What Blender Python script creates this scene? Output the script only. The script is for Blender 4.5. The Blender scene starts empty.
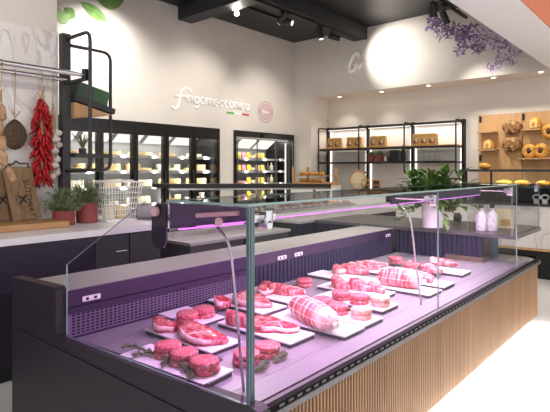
import bpy, bmesh, math, random
from mathutils import Vector, Matrix, noise
random.seed(7)
PI = math.pi
SC = bpy.context.scene
COL = SC.collection
# ---------------------------------------------------------------- camera
F, CX, HZ, H = 495.0, 275.0, 170.0, 1.5
CA, SA = 0.7587, 0.6514
cam_d = bpy.data.cameras.new('camera'); cam = bpy.data.objects.new('camera', cam_d); COL.objects.link(cam)
cam.location = (0, 0, H); cam.rotation_euler = (PI/2, 0, -math.acos(SA))
cam_d.sensor_width = 36; cam_d.lens = F/550*36; cam_d.shift_y = -(206-HZ)/550
cam_d.clip_start = .05
SC.camera = cam
SC.view_settings.view_transform = 'Standard'; SC.view_settings.look = 'None'
SC.view_settings.gamma = 1; SC.view_settings.use_curve_mapping = False
SC.view_settings.exposure = 0.7
SC.cycles.use_denoising = True
SC.cycles.max_bounces = 10; SC.cycles.transparent_max_bounces = 40
SC.cycles.sample_clamp_indirect = 6; SC.cycles.caustics_reflective = False; SC.cycles.caustics_refractive = False

def ray(px): u = (px-CX)/F; return Vector((CA+SA*u, SA-CA*u))
def at_z(px, py, z):
    d = F*(H-z)/(py-HZ); r = ray(px)*d; return Vector((r.x, r.y, z))
def at_y(px, py, y):
    r = ray(px); d = y/r.y; return Vector((r.x*d, y, H-(py-HZ)*d/F))
def at_x(px, py, x):
    r = ray(px); d = x/r.x; return Vector((x, r.y*d, H-(py-HZ)*d/F))

# ---------------------------------------------------------------- objects
def wloc(o):
    v = Vector((0, 0, 0))
    while o is not None:
        v += Vector(o.location); o = o.parent
    return v
def tag(o, label=None, cat=None, group=None, kind=None):
    if label: o['label'] = label
    if cat: o['category'] = cat
    if group: o['group'] = group
    if kind: o['kind'] = kind
    return o
def thing(name, label, cat, loc=(0,0,0), group=None):
    o = bpy.data.objects.new(name, None); COL.objects.link(o); o.location = loc
    o.empty_display_size = .1
    return tag(o, label, cat, group)
def obj(name, bm, mats, parent=None, smooth=False, local=False):
    """bm is in world coordinates unless local"""
    if not isinstance(mats, (list, tuple)): mats = [mats]
    if parent is not None and not local:
        bmesh.ops.translate(bm, verts=bm.verts, vec=-wloc(parent))
    bmesh.ops.recalc_face_normals(bm, faces=bm.faces)
    me = bpy.data.meshes.new(name)
    if smooth:
        for f in bm.faces: f.smooth = True
    bm.to_mesh(me); bm.free()
    for m in mats: me.materials.append(m)
    if smooth == 'auto':
        try: me.set_sharp_from_angle(angle=math.radians(38))
        except Exception: pass
    o = bpy.data.objects.new(name, me); COL.objects.link(o)
    o.parent = parent
    return o
def solo(name, bm, mats, label, cat, group=None, smooth=False, origin=None):
    """a one-mesh thing; its origin goes to the base centre"""
    if origin is None:
        xs = [v.co.x for v in bm.verts]; ys = [v.co.y for v in bm.verts]; zs = [v.co.z for v in bm.verts]
        origin = Vector(((min(xs)+max(xs))/2, (min(ys)+max(ys))/2, min(zs)))
    bmesh.ops.translate(bm, verts=bm.verts, vec=-Vector(origin))
    o = obj(name, bm, mats, None, smooth); o.location = origin
    return tag(o, label, cat, group)
def struct(name, bm, mats, parent=None, smooth=False):
    o = obj(name, bm, mats, parent, smooth)
    if parent is None: o['kind'] = 'structure'
    return o
def dup(root, loc=None, rotz=None, label=None, group=None):
    r = root.copy(); COL.objects.link(r)
    if loc is not None: r.location = loc
    if rotz is not None: r.rotation_euler = (root.rotation_euler[0], root.rotation_euler[1], rotz)
    if label: r['label'] = label
    if group: r['group'] = group
    for ch in [c for c in root.children]:
        c = ch.copy(); COL.objects.link(c); c.parent = r
        for g in [x for x in ch.children]:
            d = g.copy(); COL.objects.link(d); d.parent = c
    return r

# ---------------------------------------------------------------- mesh helpers
def BM(): return bmesh.new()
def merge(bm, t):
    me = bpy.data.meshes.new('t'); t.to_mesh(me); t.free(); bm.from_mesh(me); bpy.data.meshes.remove(me)
def box(bm, x0, x1, y0, y1, z0, z1, mat=0, bev=0, M=None):
    t = BM(); bmesh.ops.create_cube(t, size=1)
    for v in t.verts:
        v.co = Vector(((x0+x1)/2+v.co.x*(x1-x0), (y0+y1)/2+v.co.y*(y1-y0), (z0+z1)/2+v.co.z*(z1-z0)))
    if bev: bmesh.ops.bevel(t, geom=t.edges[:], offset=bev, segments=2, affect='EDGES', profile=.5)
    for f in t.faces: f.material_index = mat
    if M is not None: bmesh.ops.transform(t, matrix=M, verts=t.verts)
    merge(bm, t); return bm
def cyl(bm, p0, p1, r0, r1=None, n=16, mat=0, caps=True):
    r1 = r0 if r1 is None else r1
    p0, p1 = Vector(p0), Vector(p1); d = (p1-p0); q = d.to_track_quat('Z', 'Y')
    a = [bm.verts.new(p0+q@Vector((r0*math.cos(2*PI*i/n), r0*math.sin(2*PI*i/n), 0))) for i in range(n)]
    b = [bm.verts.new(p1+q@Vector((r1*math.cos(2*PI*i/n), r1*math.sin(2*PI*i/n), 0))) for i in range(n)]
    for i in range(n):
        f = bm.faces.new((a[i], a[(i+1)%n], b[(i+1)%n], b[i])); f.material_index = mat
    if caps:
        f = bm.faces.new(a[::-1]); f.material_index = mat
        f = bm.faces.new(b); f.material_index = mat
    return bm
def fillet(pts, r, k=5):
    pts = [Vector(p) for p in pts]; out = [pts[0]]
    for i in range(1, len(pts)-1):
        a, b, c = pts[i-1], pts[i], pts[i+1]
        u = (a-b).normalized(); w = (c-b).normalized()
        rr = min(r, (a-b).length*.45, (c-b).length*.45)
        for j in range(k+1):
            t = j/k; out.append((1-t)**2*(b+u*rr)+2*t*(1-t)*b+t*t*(b+w*rr))
    out.append(pts[-1]); return out
def tube(bm, pts, r, n=8, mat=0, closed=False):
    pts = [Vector(p) for p in pts]; N = len(pts); rings = []
    rs = r if isinstance(r, (list, tuple)) else [r]*N
    up = None
    for i, p in enumerate(pts):
        if closed: d = pts[(i+1)%N]-pts[i-1]
        else: d = (pts[min(i+1, N-1)]-pts[max(i-1, 0)])
        d.normalize()
        if up is None: up = d.orthogonal().normalized()
        up = (up-d*up.dot(d)); up = up.normalized() if up.length > 1e-6 else d.orthogonal().normalized()
        w = d.cross(up)
        rings.append([bm.verts.new(p+(up*math.cos(2*PI*j/n)+w*math.sin(2*PI*j/n))*rs[i]) for j in range(n)])
    for i in range(N if closed else N-1):
        A, B = rings[i], rings[(i+1)%N]
        for j in range(n):
            f = bm.faces.new((A[j], A[(j+1)%n], B[(j+1)%n], B[j])); f.material_index = mat
    if not closed:
        for R in (rings[0][::-1], rings[-1]):
            f = bm.faces.new(R); f.material_index = mat
    return bm
def lathe(bm, prof, c=(0,0,0), n=24, mat=0, cap0=True, cap1=True):
    c = Vector(c); rings = []
    for r, z in prof:
        rings.append([bm.verts.new(c+Vector((r*math.cos(2*PI*j/n), r*math.sin(2*PI*j/n), z))) for j in range(n)])
    for A, B in zip(rings, rings[1:]):
        for j in range(n):
            f = bm.faces.new((A[j], A[(j+1)%n], B[(j+1)%n], B[j])); f.material_index = mat
    if cap0: f = bm.faces.new(rings[0][::-1]); f.material_index = mat
    if cap1: f = bm.faces.new(rings[-1]); f.material_index = mat
    return bm
def prism(bm, a, b, mat=0, side=None):
    """two matching loops of 3-D points"""
    A = [bm.verts.new(Vector(p)) for p in a]; B = [bm.verts.new(Vector(p)) for p in b]
    n = len(A)
    f = bm.faces.new(A[::-1]); f.material_index = mat
    f = bm.faces.new(B); f.material_index = mat
    for i in range(n):
        f = bm.faces.new((A[i], A[(i+1)%n], B[(i+1)%n], B[i])); f.material_index = mat if side is None else side
    return bm
def blob(bm, c, sx, sy, sz, seed=0, amp=.08, freq=3, sub=4, mat=0, M=None, flat=None):
    t = BM(); bmesh.ops.create_icosphere(t, subdivisions=sub, radius=1)
    for v in t.verts:
        k = 1+amp*noise.noise(v.co*freq+Vector((seed*7.3, seed*3.1, seed)))
        v.co = Vector((v.co.x*sx*k, v.co.y*sy*k, v.co.z*sz*k))
        if flat is not None and v.co.z < flat: v.co.z = flat+(v.co.z-flat)*.08
    for f in t.faces: f.material_index = mat
    if M is not None: bmesh.ops.transform(t, matrix=M, verts=t.verts)
    bmesh.ops.translate(t, verts=t.verts, vec=Vector(c))
    merge(bm, t); return bm
def ribs(bm, path, z0, z1, pitch, depth, mat=0, back=.012):
    """vertical slats along a horizontal path; the outside is to the right of travel"""
    pts = [Vector((p[0], p[1], 0)) for p in path]
    L = [0]
    for a, b in zip(pts, pts[1:]): L.append(L[-1]+(b-a).length)
    def at(s):
        s = max(0, min(L[-1], s)); i = 0
        while i < len(L)-2 and L[i+1] < s: i += 1
        d = (pts[i+1]-pts[i]).normalized()
        return pts[i]+d*(s-L[i]), Vector((d.y, -d.x, 0))
    n = int(L[-1]/pitch); prof = []
    for k in range(n):
        s = k*L[-1]/n; p = L[-1]/n
        for a, e in ((0, 0), (.12, .8), (.2, 1), (.6, 1), (.68, .8), (.8, 0)):
            q, nn = at(s+a*p); prof.append(q+nn*depth*e)
    q, nn = at(L[-1]); prof.append(q)
    A = [bm.verts.new((p.x, p.y, z0)) for p in prof]; B = [bm.verts.new((p.x, p.y, z1)) for p in prof]
    for i in range(len(A)-1):
        f = bm.faces.new((A[i], A[i+1], B[i+1], B[i])); f.material_index = mat
    # a backing sheet closes the panel
    bp = []
    for p in path: bp.append(Vector((p[0], p[1], 0)))
    C_, D_ = [], []
    for i, p in enumerate(bp):
        d = (bp[min(i+1, len(bp)-1)]-bp[max(i-1, 0)]).normalized(); nn = Vector((d.y, -d.x, 0))
        C_.append(bm.verts.new((p-nn*back)+Vector((0,0,z0)))); D_.append(bm.verts.new((p-nn*back)+Vector((0,0,z1))))
    for i in range(len(C_)-1):
        f = bm.faces.new((C_[i+1], C_[i], D_[i], D_[i+1])); f.material_index = mat
    return bm

# ---------------------------------------------------------------- materials
def lin(h):
    if not isinstance(h, str): return h
    h = h.lstrip('#'); o = []
    for i in (0, 2, 4):
        c = int(h[i:i+2], 16)/255; o.append(c/12.92 if c <= .04045 else ((c+.055)/1.055)**2.4)
    return tuple(o)
def setin(b, name, v):
    if name in b.inputs: b.inputs[name].default_value = v
def mat(name, col, rough=.5, metal=0, spec=.5, noise_amt=0, nscale=20, col2=None, bump=0, bscale=None, coat=0, sss=0, stretch=None, emit=0, emitcol=None):
    m = bpy.data.materials.new(name); m.use_nodes = True; nt = m.node_tree; b = nt.nodes['Principled BSDF']
    c = lin(col)+(1,)
    setin(b, 'Base Color', c); setin(b, 'Roughness', rough); setin(b, 'Metallic', metal); setin(b, 'Specular IOR Level', spec)
    setin(b, 'Coat Weight', coat); setin(b, 'Subsurface Weight', sss)
    if sss: setin(b, 'Subsurface Radius', (.02, .008, .006)); setin(b, 'Subsurface Scale', .5)
    if emit: setin(b, 'Emission Color', lin(emitcol or col)+(1,)); setin(b, 'Emission Strength', emit)
    if noise_amt or bump:
        tc = nt.nodes.new('ShaderNodeTexCoord'); mp = nt.nodes.new('ShaderNodeMapping')
        if stretch: mp.inputs['Scale'].default_value = stretch
        nt.links.new(tc.outputs['Object'], mp.inputs['Vector'])
        nz = nt.nodes.new('ShaderNodeTexNoise'); nz.inputs['Scale'].default_value = nscale; nz.inputs['Detail'].default_value = 6
        nt.links.new(mp.outputs['Vector'], nz.inputs['Vector'])
        if noise_amt:
            rp = nt.nodes.new('ShaderNodeValToRGB')
            rp.color_ramp.elements[0].position = .5-.22/max(noise_amt, .05)*.5 if noise_amt > .9 else .3
            rp.color_ramp.elements[1].position = .7
            rp.color_ramp.elements[0].color = c
            c2 = lin(col2)+(1,) if col2 else tuple(min(1, x*(1+noise_amt)) for x in c[:3])+(1,)
            rp.color_ramp.elements[1].color = c2
            nt.links.new(nz.outputs['Fac'], rp.inputs['Fac']); nt.links.new(rp.outputs['Color'], b.inputs['Base Color'])
        if bump:
            bp = nt.nodes.new('ShaderNodeBump'); bp.inputs['Strength'].default_value = bump; bp.inputs['Distance'].default_value = .01
            if bscale:
                nz2 = nt.nodes.new('ShaderNodeTexNoise'); nz2.inputs['Scale'].default_value = bscale; nz2.inputs['Detail'].default_value = 5
                nt.links.new(mp.outputs['Vector'], nz2.inputs['Vector']); nt.links.new(nz2.outputs['Fac'], bp.inputs['Height'])
            else: nt.links.new(nz.outputs['Fac'], bp.inputs['Height'])
            nt.links.new(bp.outputs['Normal'], b.inputs['Normal'])
    return m
def emis(name, col, s):
    m = bpy.data.materials.new(name); m.use_nodes = True; nt = m.node_tree; nt.nodes.clear()
    e = nt.nodes.new('ShaderNodeEmission'); e.inputs['Color'].default_value = lin(col)+(1,); e.inputs['Strength'].default_value = s
    o = nt.nodes.new('ShaderNodeOutputMaterial'); nt.links.new(e.outputs[0], o.inputs[0]); return m
def glassmat(name, tint=(.96,.97,.97), refl=1.0, ior=1.45, rough=0.0):
    m = bpy.data.materials.new(name); m.use_nodes = True; nt = m.node_tree; nt.nodes.clear()
    tr = nt.nodes.new('ShaderNodeBsdfTransparent'); tr.inputs['Color'].default_value = tuple(tint)+(1,)
    gl = nt.nodes.new('ShaderNodeBsdfGlossy'); gl.inputs['Roughness'].default_value = rough
    gl.inputs['Color'].default_value = (refl, refl, refl, 1)
    fr = nt.nodes.new('ShaderNodeFresnel'); fr.inputs['IOR'].default_value = ior
    mx = nt.nodes.new('ShaderNodeMixShader'); o = nt.nodes.new('ShaderNodeOutputMaterial')
    ge = nt.nodes.new('ShaderNodeNewGeometry'); sb = nt.nodes.new('ShaderNodeMath'); sb.operation = 'SUBTRACT'; sb.inputs[0].default_value = 1
    mu = nt.nodes.new('ShaderNodeMath'); mu.operation = 'MULTIPLY'
    nt.links.new(ge.outputs['Backfacing'], sb.inputs[1]); nt.links.new(sb.outputs[0], mu.inputs[0]); nt.links.new(fr.outputs[0], mu.inputs[1])
    nt.links.new(mu.outputs[0], mx.inputs[0]); nt.links.new(tr.outputs[0], mx.inputs[1]); nt.links.new(gl.outputs[0], mx.inputs[2])
    nt.links.new(mx.outputs[0], o.inputs[0]); return m
def ramp_mat(name, stops, scale=10, rough=.5, kind='noise', distort=0, detail=5, stretch=None, bump=0, coat=0, sss=0, spec=.5):
    m = mat(name, stops[0][1], rough, spec=spec, coat=coat, sss=sss); nt = m.node_tree; b = nt.nodes['Principled BSDF']
    tc = nt.nodes.new('ShaderNodeTexCoord'); mp = nt.nodes.new('ShaderNodeMapping')
    if stretch: mp.inputs['Scale'].default_value = stretch
    nt.links.new(tc.outputs['Object'], mp.inputs['Vector'])
    if kind == 'wave':
        t = nt.nodes.new('ShaderNodeTexWave'); t.inputs['Distortion'].default_value = distort; t.inputs['Detail'].default_value = detail
        t.inputs['Detail Scale'].default_value = 1.5
    else:
        t = nt.nodes.new('ShaderNodeTexNoise'); t.inputs['Detail'].default_value = detail; t.inputs['Distortion'].default_value = distort
    t.inputs['Scale'].default_value = scale
    nt.links.new(mp.outputs['Vector'], t.inputs['Vector'])
    rp = nt.nodes.new('ShaderNodeValToRGB')
    while len(rp.color_ramp.elements) < len(stops): rp.color_ramp.elements.new(.5)
    for e, (p, c) in zip(rp.color_ramp.elements, sorted(stops)): e.position = p; e.color = lin(c)+(1,)
    nt.links.new(t.outputs['Fac'], rp.inputs['Fac']); nt.links.new(rp.outputs['Color'], b.inputs['Base Color'])
    if bump:
        bp = nt.nodes.new('ShaderNodeBump'); bp.inputs['Strength'].default_value = bump; bp.inputs['Distance'].default_value = .01
        nt.links.new(t.outputs['Fac'], bp.inputs['Height']); nt.links.new(bp.outputs['Normal'], b.inputs['Normal'])
    return m

M = {}
M['wall'] = mat('warm_plaster', '#dbd4cc', .8, noise_amt=.04, nscale=3, spec=.2)
M['white'] = mat('white_paint', '#ecebe9', .6, spec=.3)
M['black_ceiling'] = mat('black_ceiling', '#1b1b1d', .42, spec=.4)
M['beam'] = mat('dark_beam', '#2c2d30', .6)
M['terracotta_paint'] = mat('terracotta_paint', '#cf7f5d', .8)
M['floor'] = mat('pale_floor', '#ebeae8', .25, noise_amt=.05, nscale=2, spec=.5)
M['marble'] = ramp_mat('marble', [(0, '#e9e3e1'), (.47, '#ece7e5'), (.505, '#cbc3c1'), (.53, '#e6e0de'), (1, '#efebe9')], 2.3, .3, distort=1.2, detail=9, stretch=(1.5,1.5,.7))
M['black'] = mat('black_metal', '#161617', .45)
M['vent_black'] = mat('vent_black', '#0c0c0d', .7, spec=.15)
M['grille_panel'] = mat('grille_panel', '#7d6c8c', .4, metal=.2)
M['black_gloss'] = mat('black_gloss', '#0e0e10', .22)
M['dark'] = mat('anthracite', '#353437', .5)
M['purple_dark'] = mat('dark_aubergine_lacquer', '#2a242d', .38, spec=.5)
M['purple_front'] = mat('aubergine_front', '#251c30', .4)
M['flute'] = mat('fluted_navy_purple', '#1b1438', .5)
M['steel'] = mat('brushed_steel', '#b9b6b5', .36, metal=.4, noise_amt=.08, nscale=8, stretch=(1,30,30))
M['steel_deck'] = mat('deck_steel', '#a09ba3', .26, metal=.25)
M['steel_light'] = mat('bright_steel', '#d0cfd1', .25, metal=.9)
M['chrome'] = mat('chrome', '#dedee2', .12, metal=1)
M['grey_alu'] = mat('grey_aluminium', '#6d6a6c', .42, metal=.5)
M['case_back'] = mat('case_back', '#3b2848', .42, metal=.1)
M['oak'] = ramp_mat('oak', [(.2, '#b98d5f'), (.5, '#c79c6d'), (.8, '#d8b384')], 3, .55, detail=8, stretch=(9,9,.6))
M['oak_light'] = ramp_mat('pale_oak', [(.2, '#b98d5e'), (.5, '#c69c6c'), (.8, '#d0aa7b')], 2.2, .55, detail=8, stretch=(6,8,.5))
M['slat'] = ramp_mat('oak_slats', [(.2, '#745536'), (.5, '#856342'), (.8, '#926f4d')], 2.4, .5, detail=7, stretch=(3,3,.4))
M['board'] = ramp_mat('rustic_board', [(.15, '#62482f'), (.5, '#876a4c'), (.85, '#9e8263')], 7, .65, detail=8, stretch=(5,5,.8), bump=.2)
M['board_edge'] = ramp_mat('acacia_board', [(.2, '#a9784a'), (.8, '#d2a673')], 6, .55, detail=6, stretch=(.8,6,6))
M['brown_base'] = mat('brown_base', '#6a574e', .4)
M['terracotta'] = mat('terracotta_pot', '#8d403e', .6, noise_amt=.12, nscale=14)
M['soil'] = mat('soil', '#2c211a', .9)
M['herb'] = mat('herb_green', '#53623f', .6, noise_amt=.5, nscale=30, col2='#828e68')
M['rosemary'] = mat('rosemary_green', '#6b705a', .6)
M['leaf'] = mat('glossy_leaf', '#2c4d1e', .4, noise_amt=.6, nscale=9, col2='#5f7f38')
M['chilli'] = mat('chilli_red', '#a50d18', .3, noise_amt=.35, nscale=18)
M['straw'] = mat('straw_string', '#b49a70', .85)
M['garlic'] = mat('garlic_white', '#c4b8b1', .65, noise_amt=.2, nscale=25, col2='#e6dcd6')
M['sausage'] = mat('sausage', '#97704f', .5, noise_amt=.3, nscale=22, col2='#cfa680')
M['ham'] = mat('netted_ham', '#42342a', .85, noise_amt=.5, nscale=22, col2='#665341', bump=.5)
M['green_box'] = mat('dark_green_card', '#3b4f42', .6)
M['green_box2'] = mat('green_card', '#436a48', .6)
M['plate'] = mat('white_tray', '#efe9f0', .35)
M['plate_side'] = mat('tray_edge', '#4b464e', .5)
M['beef'] = ramp_mat('raw_beef', [(0, '#84202c'), (.42, '#a32c3b'), (.51, '#b84452'), (.56, '#d99a9b'), (.60, '#b53e4e'), (1, '#962432')], 17, .3, distort=1.8, detail=3, coat=.3, spec=.5, stretch=(1,.6,.5))
M['pale_beef'] = ramp_mat('marbled_meat', [(0, '#982a38'), (.42, '#b04050'), (.50, '#c06a72'), (.545, '#dba4a6'), (.58, '#b84a5a'), (1, '#a43040')], 13, .3, distort=1.5, detail=3, coat=.3, stretch=(1,.6,.5))
M['fat'] = mat('white_fat', '#f0d9d6', .35, noise_amt=.1, nscale=30, col2='#f8eae6')
M['mauve_reflection'] = mat('mauve_reflection_panel', '#54405c', .3, spec=.5)  # colour of the imitated reflection behind the end glass
M['diffuser'] = emis('diffuser', '#fff8ee', .75)
M['mince'] = ramp_mat('minced_beef', [(.25, '#a83a46'), (.5, '#c45a66'), (.62, '#d98c92'), (.7, '#ecc4c6')], 75, .4, detail=3, bump=.4)
M['mince_pale'] = ramp_mat('pale_mince', [(.25, '#cf8478'), (.5, '#dc9d90'), (.65, '#ecc4b8')], 60, .45, detail=3, bump=.7)
M['roast'] = ramp_mat('roast_meat', [(.3, '#b5404c'), (.47, '#c65c66'), (.54, '#d79b9d'), (.7, '#e6c0bd')], 4, .35, distort=.8, detail=2, stretch=(2.6,.7,.7))
M['ham_string'] = mat('ham_string', '#6d5a44', .85)
M['steak_fat'] = mat('steak_fat', '#cf9496', .35, noise_amt=.15, nscale=40, col2='#ecccc8')
M['net'] = mat('white_net', '#f7ece8', .6)
M['crust'] = ramp_mat('bread_crust', [(.3, '#b9762a'), (.5, '#e0a544'), (.7, '#f0c970')], 9, .6, bump=.3)
M['crust_dark'] = ramp_mat('rustic_crust', [(.36, '#6b472a'), (.5, '#976c42'), (.62, '#b9966a')], 17, .8, bump=.5)
M['crumb'] = mat('bread_crumb', '#e9cf92', .8)
M['dark_crust'] = mat('dark_crust', '#4a2a14', .7)
M['kraft'] = mat('kraft_paper', '#c79d5e', .75, noise_amt=.2, nscale=12)
M['kraft_window'] = ramp_mat('bag_window_contents', [(.35, '#5f3a1c'), (.5, '#a9773f'), (.62, '#f2e2bf')], 16, .35)
M['ceramic'] = mat('white_ceramic', '#e9e5ea', .3)
M['bottle'] = ramp_mat('milky_bottle', [(0, '#efeaf0'), (.5, '#e8e2ea'), (.62, '#a9a4b8'), (.7, '#efeaf0')], 9, .3, kind='wave', distort=3, stretch=(.5,.5,1))
M['teal_panel'] = mat('teal_panel', '#2f6390', .5)
M['cream_paper'] = mat('cream_paper', '#ead9b4', .7)
M['label_pink'] = mat('white_tag', '#f2e9f2', .4)
M['glass'] = glassmat('clear_glass', (.97,.975,.975), .3)
M['glass_end'] = glassmat('end_glass', (.91,.87,.94), .45, 1.5)  # purple tint painted in for reflections on the end pane
M['glass_edge'] = mat('glass_edge', '#7f9c9a', .15, spec=.8)
M['glass_joint'] = mat('glass_joint', '#4f6670', .2, spec=.8)
M['jar_glass'] = glassmat('jar_glass', (.95,.955,.95), 1.0, 1.7)
M['led_white'] = emis('white_led', '#fff6ea', 1.5)
M['led_soft'] = emis('soft_led', '#fff5ea', 1.6)
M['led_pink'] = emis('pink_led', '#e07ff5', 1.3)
M['led_fridge'] = emis('fridge_led', '#fff7ea', 2.5)
M['lamp_glow'] = emis('lamp_glow', '#fff3df', 14)
M['fridge_inner'] = mat('fridge_inner', '#8d8d8e', .4, metal=.2)
M['fridge_shelf'] = mat('fridge_shelf', '#7c7f82', .35, metal=.6)
M['deco_white'] = mat('lettering_white', '#fbfaf8', .5)
M['deco_pink'] = mat('badge_pink', '#d3b6b9', .7)
M['deco_pink2'] = mat('badge_ring', '#b98f95', .7)
M['flag_green'] = mat('flag_green', '#4fae52', .6)
M['flag_red'] = mat('flag_red', '#c4473d', .6)
M['leaf_art'] = ramp_mat('leaf_art', [(.3, '#4d7a2f'), (.7, '#86ab62')], 4, .8)
M['leaf_art2'] = mat('pale_leaf_art', '#9dbd80', .8)
M['lav1'] = mat('lavender_dark', '#5d4670', .8, noise_amt=.5, nscale=12)
M['lav2'] = mat('lavender_mid', '#866f98', .8, noise_amt=.4, nscale=12)
M['lav3'] = mat('lavender_pale', '#cdbfd6', .8)
M['lav_stem'] = mat('lavender_stem', '#6d7358', .8)
M['ink'] = mat('black_ink', '#1c1815', .7)
M['pack_white'] = mat('pack_white', '#d8ccb2', .4, noise_amt=.1, nscale=20)
M['pack_cream'] = mat('pack_cream', '#c9ad76', .4, noise_amt=.2, nscale=20)
M['pack_tan'] = mat('pack_tan', '#b08453', .5, noise_amt=.2, nscale=20)
M['pack_pink'] = mat('pack_pink', '#d67f9b', .4)
M['pack_yellow'] = mat('pack_yellow', '#dcc545', .4)
M['pack_green'] = mat('pack_green', '#86a04e', .4)
M['pack_dark'] = mat('pack_dark', '#3a3230', .4)
M['wire'] = mat('white_wire', '#e6e4e2', .4)
M['badge_rose'] = mat('rose_cap', '#d6a7b0', .35, metal=.3)
M['filling'] = mat('salad_filling', '#8d9a3c', .6, noise_amt=.5, nscale=30, col2='#d8b04f')
M['tray_food'] = mat('deli_salad', '#b5654a', .6, noise_amt=.6, nscale=50, col2='#e6cdb6')
# ================================================================ THE SETTING
YF = 6.25          # fridge wall
XU = 7.87          # upper shelf wall, over the niche
XN = 8.46          # niche back
YN = 5.82          # niche side
ZS = 2.93          # niche soffit
ZC = 4.08
YM = 4.5           # marble wall
struct('floor', box(BM(), -3, 9.2, -2.5, 7.4, -.1, 0), M['floor'])
struct('ceiling', box(BM(), -3, 9.2, -.5, 7.4, ZC, ZC+.1), M['black_ceiling'])
F1a, F1b, F2a, F2b, FZ = 2.46, 5.78, 6.17, 7.82, 2.2
bm = BM()
box(bm, -3, XU, YF, YF+.12, FZ, ZC); box(bm, -3, F1a, YF, YF+.12, 0, FZ)
box(bm, F1b, F2a, YF, YF+.12, 0, FZ); box(bm, F2b, XU, YF, YF+.12, 0, FZ)
box(bm, -3, XU, YF+.9, YF+1.0, 0, ZC)
struct('wall_back', bm, M['wall'])
bm = BM()
box(bm, XU, XU+.1, 0, YN, ZS, ZC)                      # bulkhead over the niche
box(bm, XU, XN+.1, YN, YF+.12, 0, ZC)                 # pier beside the niche
box(bm, XN, XN+.1, -2.5, YN, 0, ZS+.1)                 # niche back
box(bm, XU+.1, XN+.1, -.5, YN, ZS, ZS+.1)                # niche soffit
struct('wall_right', bm, M['wall'])
bm = BM(); box(bm, 3.2, XU, 1.15, 1.61, ZS, ZC)
bm2 = BM(); box(bm2, 3.2, XU, 1.135, 1.149, ZS+.002, ZC); box(bm2, 3.2, XU+.6, -.5, 1.134, ZC-.1, ZC-.01)
struct('trim_1', bm, M['white']); struct('trim_2', bm2, M['terracotta_paint'])
bm = BM(); box(bm, 4.93, 5.2, -.5, YF, 3.87, ZC)
struct('ceiling_beam', bm, M['beam'])
bm = BM(); box(bm, .5, 4.93, 4.56, 4.84, 3.866, ZC); box(bm, 5.2, XU, 4.56, 4.84, 3.866, ZC)
struct('ceiling_beam', bm, M['beam'])
bm = BM(); box(bm, -3, 2.155, YM, YM+.14, 0, ZC)
struct('wall_left', bm, M['wall'])
bm = BM(); box(bm, -3, 2.157, YM-.016, YM, 1.02, 2.76)
struct('wall_left_marble_cladding', bm, M['marble'])
bm = BM(); box(bm, 2.158, 2.9, YM-.1, YM+.1, 3.42, 3.6)

# ---- downlights in the niche soffit
for i, (px, py, lab) in enumerate(((339.5, 96.4, 'round recessed downlight above the end of the shelving near the corner'), (381.6, 91.3, 'round recessed downlight above the middle shelving bay'),
                            (428.6, 85, 'round recessed downlight above the shelving bay with glass jars'), (493.6, 77, 'round recessed downlight above the wooden bread wall'), (540, 71, 'round recessed downlight nearest the white ceiling drop'))):
    p = at_z(px, py, ZS); p.x = max(p.x, XU+.09)
    t = thing('recessed_downlight', lab, 'ceiling light', (p.x, p.y, ZS-.001), 'downlights in the niche ceiling')
    obj('ring', lathe(BM(), [(.045, 0), (.05, -.006), (.034, -.012), (.034, -.003)], (0,0,0), 20), M['white'], t, local=True, smooth='auto')
    obj('lens', lathe(BM(), [(.032, -.003), (.032, -.007)], (0,0,0), 20), M['lamp_glow'], t, local=True)
    l = bpy.data.lights.new('downlight', 'SPOT'); l.energy = 11; l.color = (1,.93,.85); l.spot_size = 1.9; l.spot_blend = .8; l.shadow_soft_size = .04
    lo = bpy.data.objects.new('downlight_beam', l); COL.objects.link(lo); lo.location = (p.x, p.y, ZS-.03)

# ---- track lights
def spot_thing(p, target, label, glow=False, energy=0, size=1.0, blend=.7, rail_z=None, color=(1,.93,.83)):
    p = Vector(p); d = (Vector(target)-p).normalized()
    t = thing('track_spotlight', label, 'spotlight', p, 'black ceiling spotlights')
    top = (rail_z if rail_z is not None else p.z+.14)-p.z
    bm = BM(); cyl(bm, (0,0,top), (0,0,.02), .012, n=10); box(bm, -.06,.06,-.018,.018,top-.035,top-.001)
    obj('stem', bm, M['black'], t, local=True)
    a = -d*.09; b = d*.10
    obj('lamp_head', cyl(BM(), a, b, .048, n=20), M['black'], t, local=True, smooth='auto')
    obj('lens', cyl(BM(), b+d*.0005, b+d*.004, .036, n=18), M['lamp_glow'] if glow else M['led_soft'], t, local=True)
    if energy:
        l = bpy.data.lights.new('spot', 'SPOT'); l.energy = energy; l.color = color; l.spot_size = size; l.spot_blend = blend; l.shadow_soft_size = .045
        lo = bpy.data.objects.new('spot_beam', l); COL.objects.link(lo); lo.location = p+d*.12
        lo.rotation_euler = d.to_track_quat('-Z', 'Y').to_euler()
    return t
def rail(a, b, label):
    a, b = Vector(a), Vector(b); bm = BM(); m = (a+b)/2
    box(bm, min(a.x,b.x)-.018*(a.x==b.x), max(a.x,b.x)+.018*(a.x==b.x), min(a.y,b.y)-.018*(a.y==b.y), max(a.y,b.y)+.018*(a.y==b.y), a.z-.035, a.z)
    return solo('lighting_track', bm, M['black'], label, 'lighting track')
rail((3.3, 4.56+.1, 3.866), (XU-.35, 4.66, 3.866), 'black lighting track running under the dark ceiling beam')
rail((4.6, 2.77, 3.90), (7.82, 2.77, 3.90), 'black lighting track beside the white ceiling drop')
for x in (5.3, 7.5): obj('suspension_rod', cyl(BM(), (x,2.77,3.9), (x,2.77,4.08), .006), M['black'], bpy.data.objects['lighting_track.001'])
rail((5.25, 5.41, ZC), (6.6, 5.41, ZC), 'black lighting track with the glowing spotlight near the dark beam')
rail((2.6, 5.55, ZC), (4.9, 5.55, ZC), 'black lighting track on the ceiling near the fridge wall')
YT = 4.66
def xt(px, Y): r = ray(px); return r.x*Y/r.y
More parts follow.
